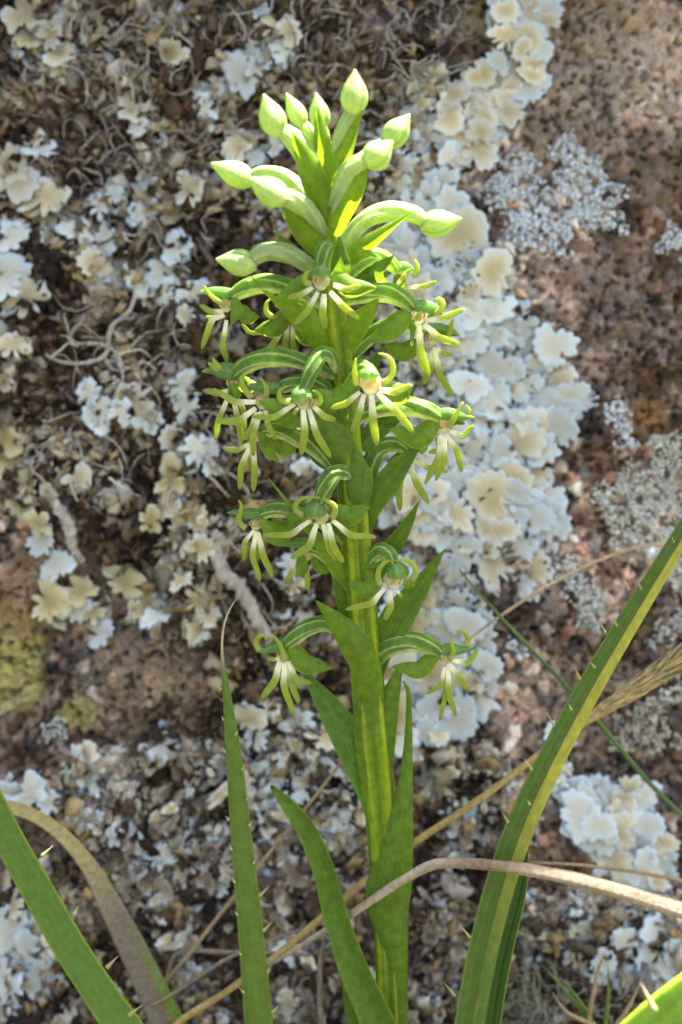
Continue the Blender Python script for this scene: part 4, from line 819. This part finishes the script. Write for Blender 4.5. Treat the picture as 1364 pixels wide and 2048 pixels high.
# left side, lobe by lobe
groups = [
 ('pale lichen with broad lobes hanging beside dark litter', [(25, 545, 48, 'b'), (60, 600, 48, 'c'), (25, 700, 40, 'c'), (20, 760, 30, 'g'), (10, 590, 40, 'b')]),
 ('blue-white lichen sprawling above the branching pale strands', [(240, 540, 60, 'b'), (282, 560, 42, 'b'), (180, 530, 42, 'c'), (200, 600, 30, 'g'), (210, 490, 46, 'b'), (160, 470, 38, 'b')]),
 ('pale blue lichen touching the leftmost side-on flowers', [(345, 540, 45, 'b'), (390, 590, 40, 'b'), (330, 575, 30, 'b'), (355, 500, 35, 'b'), (385, 640, 28, 'c')]),
 ('white lichen with deeply cut lobes, alone on dark litter', [(195, 785, 40, 'b'), (212, 820, 40, 'b'), (198, 845, 26, 'b')]),
 ('cream star-shaped lichen beside the deeply cut white one', [(270, 800, 42, 'c'), (290, 835, 34, 'b'), (248, 820, 28, 'b')]),
 ('pale lichen hanging in a column left of the drooping petals', [(370, 760, 38, 'b'), (375, 810, 32, 'b'), (352, 870, 40, 'c'), (385, 905, 38, 'b'), (372, 935, 26, 'b')]),
 ('yellowish lichen lobes at the rim of dark litter', [(20, 870, 40, 'y'), (15, 925, 38, 'y'), (70, 970, 38, 'y'), (100, 990, 30, 'c'), (50, 1010, 30, 'y'), (100, 850, 24, 'b'), (160, 955, 32, 'c')]),
 ('cream yellow lichen left of the lower side-on flower', [(340, 960, 46, 'y'), (345, 1005, 38, 'c'), (300, 1030, 30, 'y'), (370, 1055, 42, 'c'), (412, 1085, 36, 'c'), (390, 1030, 36, 'y')]),
 ('small cream lichen at the edge of bare tan rock', [(95, 1075, 30, 'b'), (90, 1040, 30, 'y')]),
 ('yellow-cream lichen fringing bare tan rock', [(130, 1130, 46, 'b'), (112, 1200, 48, 'y'), (165, 1185, 44, 'y'), (190, 1225, 32, 'y'), (218, 1262, 32, 'b'), (250, 1165, 44, 'y'), (290, 1220, 40, 'y'), (312, 1245, 28, 'b'), (150, 1215, 34, 'b')]),
 ('cream lichen left of the dry bent blade tip', [(400, 1250, 36, 'y'), (395, 1205, 36, 'y'), (372, 1168, 30, 'c'), (420, 1235, 28, 'c'), (405, 1275, 24, 'b')]),
 ('blue-white lichen left of the tilted buds', [(480, 150, 40, 'b'), (502, 115, 34, 'b'), (520, 150, 28, 'b'), (420, 220, 36, 'b'), (408, 195, 26, 'b'), (450, 190, 28, 'b')]),
 ('cream lichen among wiry strands above the buds', [(555, 60, 40, 'c'), (560, 100, 36, 'b'), (530, 40, 30, 'b'), (585, 75, 28, 'c')]),
 ('small yellowish lichen among wiry strands', [(350, 100, 30, 'y'), (362, 118, 24, 'c')]),
 ('single pale lobe on brown litter', [(262, 240, 36, 'c'), (282, 258, 26, 'b')]),
 ('tan cream lichen clinging to brown litter', [(110, 80, 42, 'c'), (125, 120, 36, 'c'), (40, 40, 42, 'c'), (128, 162, 30, 'y'), (60, 90, 34, 'y')]),
 ('broad cream lichen patch on the rock beside blue-white lobes', [(10, 330, 52, 'c'), (35, 370, 52, 'c'), (95, 400, 46, 'c'), (90, 320, 34, 'b'), (70, 285, 28, 'c'), (120, 430, 40, 'g'), (40, 480, 42, 'b')]),
 ('scattered blue-white lobes left of the pair of tilted buds', [(200, 420, 40, 'b'), (240, 400, 30, 'b'), (282, 430, 36, 'b'), (380, 385, 40, 'c'), (345, 410, 30, 'g'), (300, 370, 28, 'c')]),
 ('cream lobes just above the tilted buds', [(480, 300, 34, 'c'), (512, 322, 30, 'b'), (545, 300, 28, 'b'), (460, 270, 26, 'g')]),
 ('pale smooth lobes in the gap left of the stem', [(600, 930, 34, 'b'), (640, 925, 40, 'b'), (560, 900, 28, 'c'), (430, 900, 24, 'b'), (430, 925, 26, 'b')]),
 ('white lobes beside the tip of the big bract', [(570, 1135, 34, 'b'), (600, 1195, 36, 'b'), (590, 1165, 28, 'c'), (620, 1240, 28, 'b'), (560, 1215, 24, 'b')]),
 ('cream lobes under the lowest flower beside the upright blade', [(500, 1420, 42, 'c'), (540, 1390, 34, 'c'), (560, 1430, 36, 'y'), (520, 1470, 36, 'b'), (600, 1440, 30, 'b'), (640, 1480, 34, 'c')]),
 ('pale blue cushion of lobes under the tan arching blade', [(30, 1580, 40, 'b'), (62, 1572, 36, 'b'), (95, 1600, 28, 'b'), (10, 1610, 30, 'b')]),
 ('large pale blue-green lichen behind the broad spiny blade', [(20, 1850, 46, 'b'), (60, 1890, 44, 'b'), (92, 1920, 38, 'b'), (30, 1950, 48, 'b'), (82, 1830, 34, 'b'), (112, 1872, 30, 'c'), (15, 1905, 40, 'b'), (60, 1950, 36, 'b'), (40, 1800, 34, 'c'), (70, 1740, 30, 'c')]),
]
for lab, lst in groups:
    c0, _ = on_rock(lst[0][0], lst[0][1])
    o = empty('lichen', tuple(c0), lab, 'lichen')
    for x, y, r, tnt in lst:
        add_lobe(o, x, y, r * .92, tnt, random.choice(('cut', 'cut', 'round')), None, .0022 + random.uniform(-.0005, .002), .4, .8)
        for _ in range(4):
            a = random.uniform(0, 6.28); rr = r * random.uniform(.6, 1.3)
            add_lobe(o, x + rr * math.cos(a), y + rr * math.sin(a), r * random.uniform(.22, .55), random.choice((tnt, 'c', 'g', 't', 't')), random.choice(('cut', 'finger')), random.uniform(0, 6.28), random.uniform(-.0006, .0022), .7)
# finger-lobed carpets
patch([(150, 1500), (430, 1480), (450, 1680), (300, 1720), (150, 1650)], 9, 32, 'carpet of small finger-like grey and cream lobes left of the upright blade', 'finger', 'cgcbg', space=.8, gap=.36, down=True, lift=.0018)
patch([(480, 1470), (700, 1480), (730, 1700), (620, 1650), (500, 1720)], 10, 34, 'carpet of elongated pale lobes between upright blade and orchid stem', 'finger', 'bcgbc', space=.8, gap=.34, down=True, lift=.0018)
patch([(180, 1720), (460, 1690), (470, 1900), (330, 1880)], 9, 30, 'dense mottled grey lobes behind the grey arching blade', 'finger', 'cggbc', space=.8, gap=.38, down=True, lift=.0016)
patch([(510, 1730), (640, 1700), (690, 1850), (740, 2040), (540, 2040)], 9, 32, 'mottled pale lobes at the foot of the orchid', 'finger', 'bgcgt', space=.85, gap=.38, down=True, lift=.0016)
patch([(840, 1500), (1000, 1480), (1030, 1600), (960, 1720), (840, 1740)], 10, 22, 'grey crumbly lobes on dark rock between orchid and leaning blade', 'finger', 'ggbc', space=1.05, gap=.42, down=True, lift=.0014)
patch([(830, 1790), (940, 1760), (960, 1990), (850, 2040)], 11, 24, 'sparse grey lobes in the dark hollow beside the orchid foot', 'finger', 'gbg', space=1.1, gap=.42, down=True)
patch([(0, 1720), (110, 1700), (240, 1980), (120, 2048), (0, 2048)], 12, 24, 'crumbly pale green lobes around the broad spiny blade', 'finger', 'bcg', space=1.1, gap=.3)
patch([(300, 2040), (330, 1900), (480, 1920), (480, 2048)], 10, 20, 'small grey lobes low between the two left spiny blades', 'finger', 'gb', space=1.0, gap=.35)

def crust(spots, label, tint=(.52, .54, .54)):
    c0, _ = on_rock(*spots[0][:2])
    V = []; F = []; Cc = []
    for x, y, r in spots:
        for _ in range(int(r * r * .22)):
            a = random.uniform(0, 6.28); q = math.sqrt(random.random()) * r * (1 + .35 * math.sin(a * 3 + x) + .15 * math.sin(a * 7 + y))
            if n1((x + q * math.cos(a)) / 14., (y + q * math.sin(a)) / 14., 8) < .27: continue
            p, nn = on_rock(x + q * math.cos(a), y + q * math.sin(a)); s = random.choice((1.3, 1.8, 2.4, 3.4)) * random.uniform(.8, 1.2) * RS(x, y)
            p = p + nn * (.0004 + s * .35 + random.uniform(0, .0014)); b = len(V)
            e1 = np.cross(nn, [0, 0, 1.0]); e1 /= np.linalg.norm(e1); e2 = np.cross(nn, e1); ph = random.random() * 3
            col = np.array(tint) * random.uniform(.7, 1.2) * np.array((1, 1, random.uniform(.85, 1.08)))
            for rr, zz in ((1.0, -.7), (1.05, .05), (.6, .7)):
                for k in range(6):
                    an = ph + k * math.pi / 3; u = rr * s * random.uniform(.5, 1.5)
                    V.append(p + e1 * math.cos(an) * u + e2 * math.sin(an) * u + nn * zz * s); Cc.append(col * (.85 if zz < 0 else 1))
            V.append(p + nn * s); Cc.append(col * 1.05)
            for lv in (0, 1):
                F += [(b + lv * 6 + k, b + lv * 6 + (k + 1) % 6, b + lv * 6 + 6 + (k + 1) % 6, b + lv * 6 + 6 + k) for k in range(6)]
            F += [(b + 12 + k, b + 12 + (k + 1) % 6, b + 18) for k in range(6)]
    return tag(link('crust_lichen', mesh('crust_lichen', V, F, Cc), M_CRUST), label, 'lichen')
BW = (.58, .62, .67)
crust([(1030, 350, 42), (1000, 372, 42), (1020, 400, 30), (1045, 330, 30)], 'blue-grey powdery lichen nearest the drooping cream tongue', BW)
crust([(1080, 430, 52), (1055, 465, 46), (1110, 465, 44), (1040, 430, 34)], 'powdery white lichen above the dark rock band', BW)
crust([(1150, 400, 58), (1195, 385, 46), (1212, 430, 40), (1150, 350, 40), (1130, 300, 30), (1185, 320, 26)], 'large powdery blue-white lichen on brown rock', BW)
crust([(1345, 480, 34), (1362, 500, 30)], 'powdery pale lichen alone on the far brown rock', BW)
crust([(1172, 800, 18), (1232, 825, 24), (1242, 860, 18), (1205, 815, 12), (1250, 880, 22)], 'small powdery white tufts beside the broad rosette', BW)
crust([(1300, 950, 54), (1340, 920, 46), (1250, 985, 48), (1200, 990, 26), (1330, 890, 30)], 'wide white powdery lichen left of the spiny blade top', (.52, .52, .47))
crust([(1290, 1040, 52), (1340, 1020, 50), (1330, 1090, 50), (1240, 1060, 34), (1360, 1150, 40)], 'white powdery lichen crossed by the spiny blade', (.55, .55, .50))
crust([(1130, 1140, 26), (1150, 1175, 26), (1182, 1195, 28), (1170, 1225, 26), (1185, 1245, 18)], 'powdery white lichen under the arching tan stalk', (.52, .53, .52))
crust([(1025, 1290, 14), (1045, 1302, 14), (1010, 1300, 10)], 'tiny powdery tuft on rock by the thread-thin blade', BW)
crust([(1320, 1270, 28), (1345, 1380, 32), (1350, 1250, 24)], 'powdery grey lichen above the straw seed head', (.5, .5, .48))
crust([(1280, 1440, 44), (1320, 1470, 36), (1250, 1480, 30)], 'greyish cream powdery lichen under the straw seed head', (.46, .43, .36))
crust([(110, 1450, 22), (85, 1470, 18), (130, 1470, 14)], 'pale blue powdery speck on bare tan rock', (.45, .47, .44))
crust([(170, 1580, 30), (140, 1560, 26), (180, 1620, 26), (230, 1540, 26)], 'pale green powdery lichen above the tan arching blade', (.46, .48, .40))
crust([(900, 1640, 18), (960, 1660, 24), (1010, 1620, 20), (880, 1690, 20), (1060, 1660, 26)], 'grey powdery scatter beside the golden straw', (.42, .42, .42))
crust([(1070, 1820, 30), (1060, 1880, 30), (1110, 1830, 26), (1150, 1800, 26), (1320, 1840, 30)], 'mottled white powdery lichen around the bent dead stem', (.5, .5, .5))

# litter of dead lichen flakes
PDARK = [(.05, .032, .02), (.03, .023, .018), (.09, .055, .032), (.15, .095, .055), (.22, .17, .12)]
PTAN = [(.44, .31, .13), (.38, .27, .13), (.48, .40, .25), (.19, .13, .08), (.28, .22, .15), (.42, .36, .26), (.10, .07, .045), (.24, .21, .19)]
PPALE = [(.52, .45, .31), (.46, .47, .46), (.38, .33, .27), (.45, .36, .20), (.58, .55, .47), (.12, .09, .07)]
def flakes(polys, count, name, label, smin=6, smax=22):
    V = []; F = []; Cc = []
    wts = [abs(sum(p[i][0] * p[(i + 1) % len(p)][1] - p[(i + 1) % len(p)][0] * p[i][1] for i in range(len(p)))) for p in polys]
    k = 0
    while k < count:
        poly = random.choices(polys, wts)[0]
        x = random.uniform(min(p[0] for p in poly), max(p[0] for p in poly)); y = random.uniform(min(p[1] for p in poly), max(p[1] for p in poly))
        if not inpoly(x, y, poly): continue
        if n1(x / 38., y / 38., 19) < .3: continue
        k += 1
        p, nn = on_rock(x, y); s = random.uniform(smin, smax) * RS(x, y) * random.choice((.6, .8, 1, 1.5))
        nn = nn + rng.normal(0, .5, 3); nn /= np.linalg.norm(nn)
        a = random.uniform(0, 6.28); ax = np.array([math.cos(a), 0, math.sin(a)]); ax -= nn * np.dot(ax, nn); ax /= np.linalg.norm(ax); ay = np.cross(nn, ax)
        p = p + nn * (.0006 + random.uniform(0, .0032)); b = len(V); cu = random.uniform(-.2, .8); asp = random.uniform(.35, .9)
        zn = n1(x / 75. + 5, y / 75., 33) + .35 * (n1(x / 24., y / 24., 34) - .5)
        col = np.array(random.choice(PDARK if zn < .47 else PTAN if zn < .70 else PPALE)) * random.uniform(.65, 1.2)
        m_ = 9
        V.append(p); Cc.append(col * .9)
        V.append(p - nn * s * .05); Cc.append(col * .6)
        for j in range(m_):
            an = j * 2 * math.pi / m_; rr = s * random.uniform(.4, 1.3)
            V.append(p + ax * rr * math.cos(an) + ay * rr * asp * math.sin(an) + nn * (cu * rr * math.cos(an) ** 2 + random.uniform(-.25, .4) * s)); Cc.append(col * random.uniform(.9, 1.2))
        F += [(b, b + 2 + j, b + 2 + (j + 1) % m_) for j in range(m_)] + [(b + 1, b + 2 + (j + 1) % m_, b + 2 + j) for j in range(m_)]
    return tag(link(name, mesh(name, V, F, Cc), M_LITTER), label, 'lichen litter', kind='stuff')
flakes([[(-40, -40), (900, -40), (880, 150), (760, 420), (720, 1000), (640, 1200), (330, 1220), (100, 1020), (-40, 1000)]], 6500, 'lichen_litter', 'brown and grey crumbled dead lichen filling gaps behind the flowers')
flakes([[(440, 1150), (700, 1150), (760, 1500), (700, 2060), (240, 2060), (150, 1760), (160, 1520), (420, 1430)], [(830, 1500), (1010, 1480), (1000, 1800), (1364, 1790), (1364, 2060), (820, 2060)], [(-20, 1650), (120, 1680), (230, 2060), (-20, 2060)]], 5200, 'lichen_litter', 'grey and tan crumbled lichen low on the rock around the leaves')
flakes([[(760, 400), (900, 380), (1100, 750), (1080, 1100), (950, 1400), (790, 1480), (740, 900)]], 1300, 'lichen_litter', 'tan crumbs caught between the lobes of the pale lichens', 3, 8)

# wiry lichen strands
def strands(regions, name, label, tints, wmin=1.2, wmax=3.0):
    V = []; F = []; Cc = []
    for (x0, y0_, x1, y1, count, L) in regions:
        for _ in range(count):
            x = random.uniform(x0, x1); y = random.uniform(y0_, y1); a = random.uniform(0, 6.28); bend = random.uniform(-.35, .35)
            nn_ = random.randint(8, 14); st = L * random.uniform(.5, 1.3) / nn_; lift0 = random.uniform(.001, .004); pts = []
            for k in range(nn_):
                p, nv = on_rock(x, y); pts.append(p + nv * (lift0 + .0022 * math.sin(k / (nn_ - 1) * math.pi)))
                x += math.cos(a) * st; y -= math.sin(a) * st; a += bend * .6 + random.uniform(-.35, .35)
            pts = np.array(pts); w_ = random.uniform(wmin, wmax) * RS(x, y); T = np.gradient(pts, axis=0); T /= np.linalg.norm(T, axis=1)[:, None]
            e1 = np.cross(T, [0, 1, .1]); e1 /= np.linalg.norm(e1, axis=1)[:, None]; e2 = np.cross(T, e1); b = len(V)
            col = np.array(random.choice(tints)) * random.uniform(.75, 1.2)
            for k in range(nn_):
                q = w_ * (1 - .75 * k / nn_)
                for j in range(5):
                    an = j * 2 * math.pi / 5; V.append(pts[k] + q * (math.cos(an) * e1[k] + math.sin(an) * e2[k])); Cc.append(col)
            F += [(b + k * 5 + j, b + k * 5 + (j + 1) % 5, b + k * 5 + 5 + (j + 1) % 5, b + k * 5 + 5 + j) for k in range(nn_ - 1) for j in range(5)]
    return tag(link(name, mesh(name, V, F, Cc), M_LITTER), label, 'lichen', kind='stuff')
GT = [(.40, .37, .33), (.33, .30, .26), (.47, .45, .40), (.24, .20, .17)]
strands([(150, -20, 900, 160, 190, 75), (130, 150, 480, 380, 120, 62), (560, 120, 900, 330, 60, 70), (60, 380, 460, 520, 40, 55), (0, 0, 160, 380, 40, 50)], 'wiry_lichen_strands', 'tangle of wiry grey lichen strands across the rock above the buds', GT, .6, 2.3)
strands([(100, 560, 420, 800, 34, 90), (60, 820, 470, 1000, 40, 80), (420, 950, 640, 1240, 40, 90)], 'wiry_lichen_strands', 'pale branching lichen strands on dark litter left of the flowers', [(.48, .45, .38), (.38, .34, .28), (.55, .52, .44)], .8, 2.6)
strands([(970, 1930, 1130, 2070, 120, 70), (1000, 1980, 1250, 2080, 60, 90)], 'matted_moss', 'grey-green matted moss of fine curling threads beside the grass tuft', [(.24, .25, .18), (.32, .32, .26), (.18, .17, .13)], .9, 1.8)
# bare twigs caught on the rock
def twig(pts, label):
    c0, _ = on_rock(*pts[0][:2]); W_ = []
    for x, y, w_ in pts:
        p, nv = on_rock(x, y); p = p + nv * .0035; W_.append((*p, w_ * RS(x, y), 0))
    S = spline(W_, 30); pos = S[:, :3]; T = np.gradient(pos, axis=0); T /= np.linalg.norm(T, axis=1)[:, None]
    e1 = np.cross(T, [0, 1, 0]); e1 /= np.linalg.norm(e1, axis=1)[:, None]; e2 = np.cross(T, e1); a = np.linspace(0, 6.283, 9)[:-1]
    V = pos[:, None] + S[:, 3][:, None, None] * (np.cos(a)[None, :, None] * e1[:, None] + np.sin(a)[None, :, None] * e2[:, None]) * (1 + .25 * rng.standard_normal((30, 8, 1)))
    Cn = np.array((.36, .33, .29)) * (1 + .25 * rng.standard_normal((30, 8, 1)))
    return tag(link('twig', ring_mesh('twig', V, np.clip(Cn, .05, .7)), M_LITTER), label, 'twig')
twig([(430, 1060, 12), (450, 1130, 14), (490, 1180, 14), (525, 1240, 12), (560, 1300, 6)], 'pale weathered twig on the rock above the dry bent blade tip')
twig([(275, 560, 2.5), (255, 620, 4.5), (225, 655, 5), (215, 720, 4.5), (150, 735, 3.5), (95, 715, 2)], 'forked pale twig lying below the sprawling blue-white lichen')
twig([(250, 715, 4), (200, 690, 4), (160, 690, 3), (145, 670, 1.5)], 'short crooked twig beside the forked pale twig')
twig([(420, 910, 6), (440, 935, 7), (480, 960, 6), (500, 985, 3)], 'thin grey twig left of the hanging petals')
twig([(120, 1010, 8), (140, 1040, 11), (150, 1080, 8), (170, 1100, 4)], 'short pale root beside the small cream lichen')
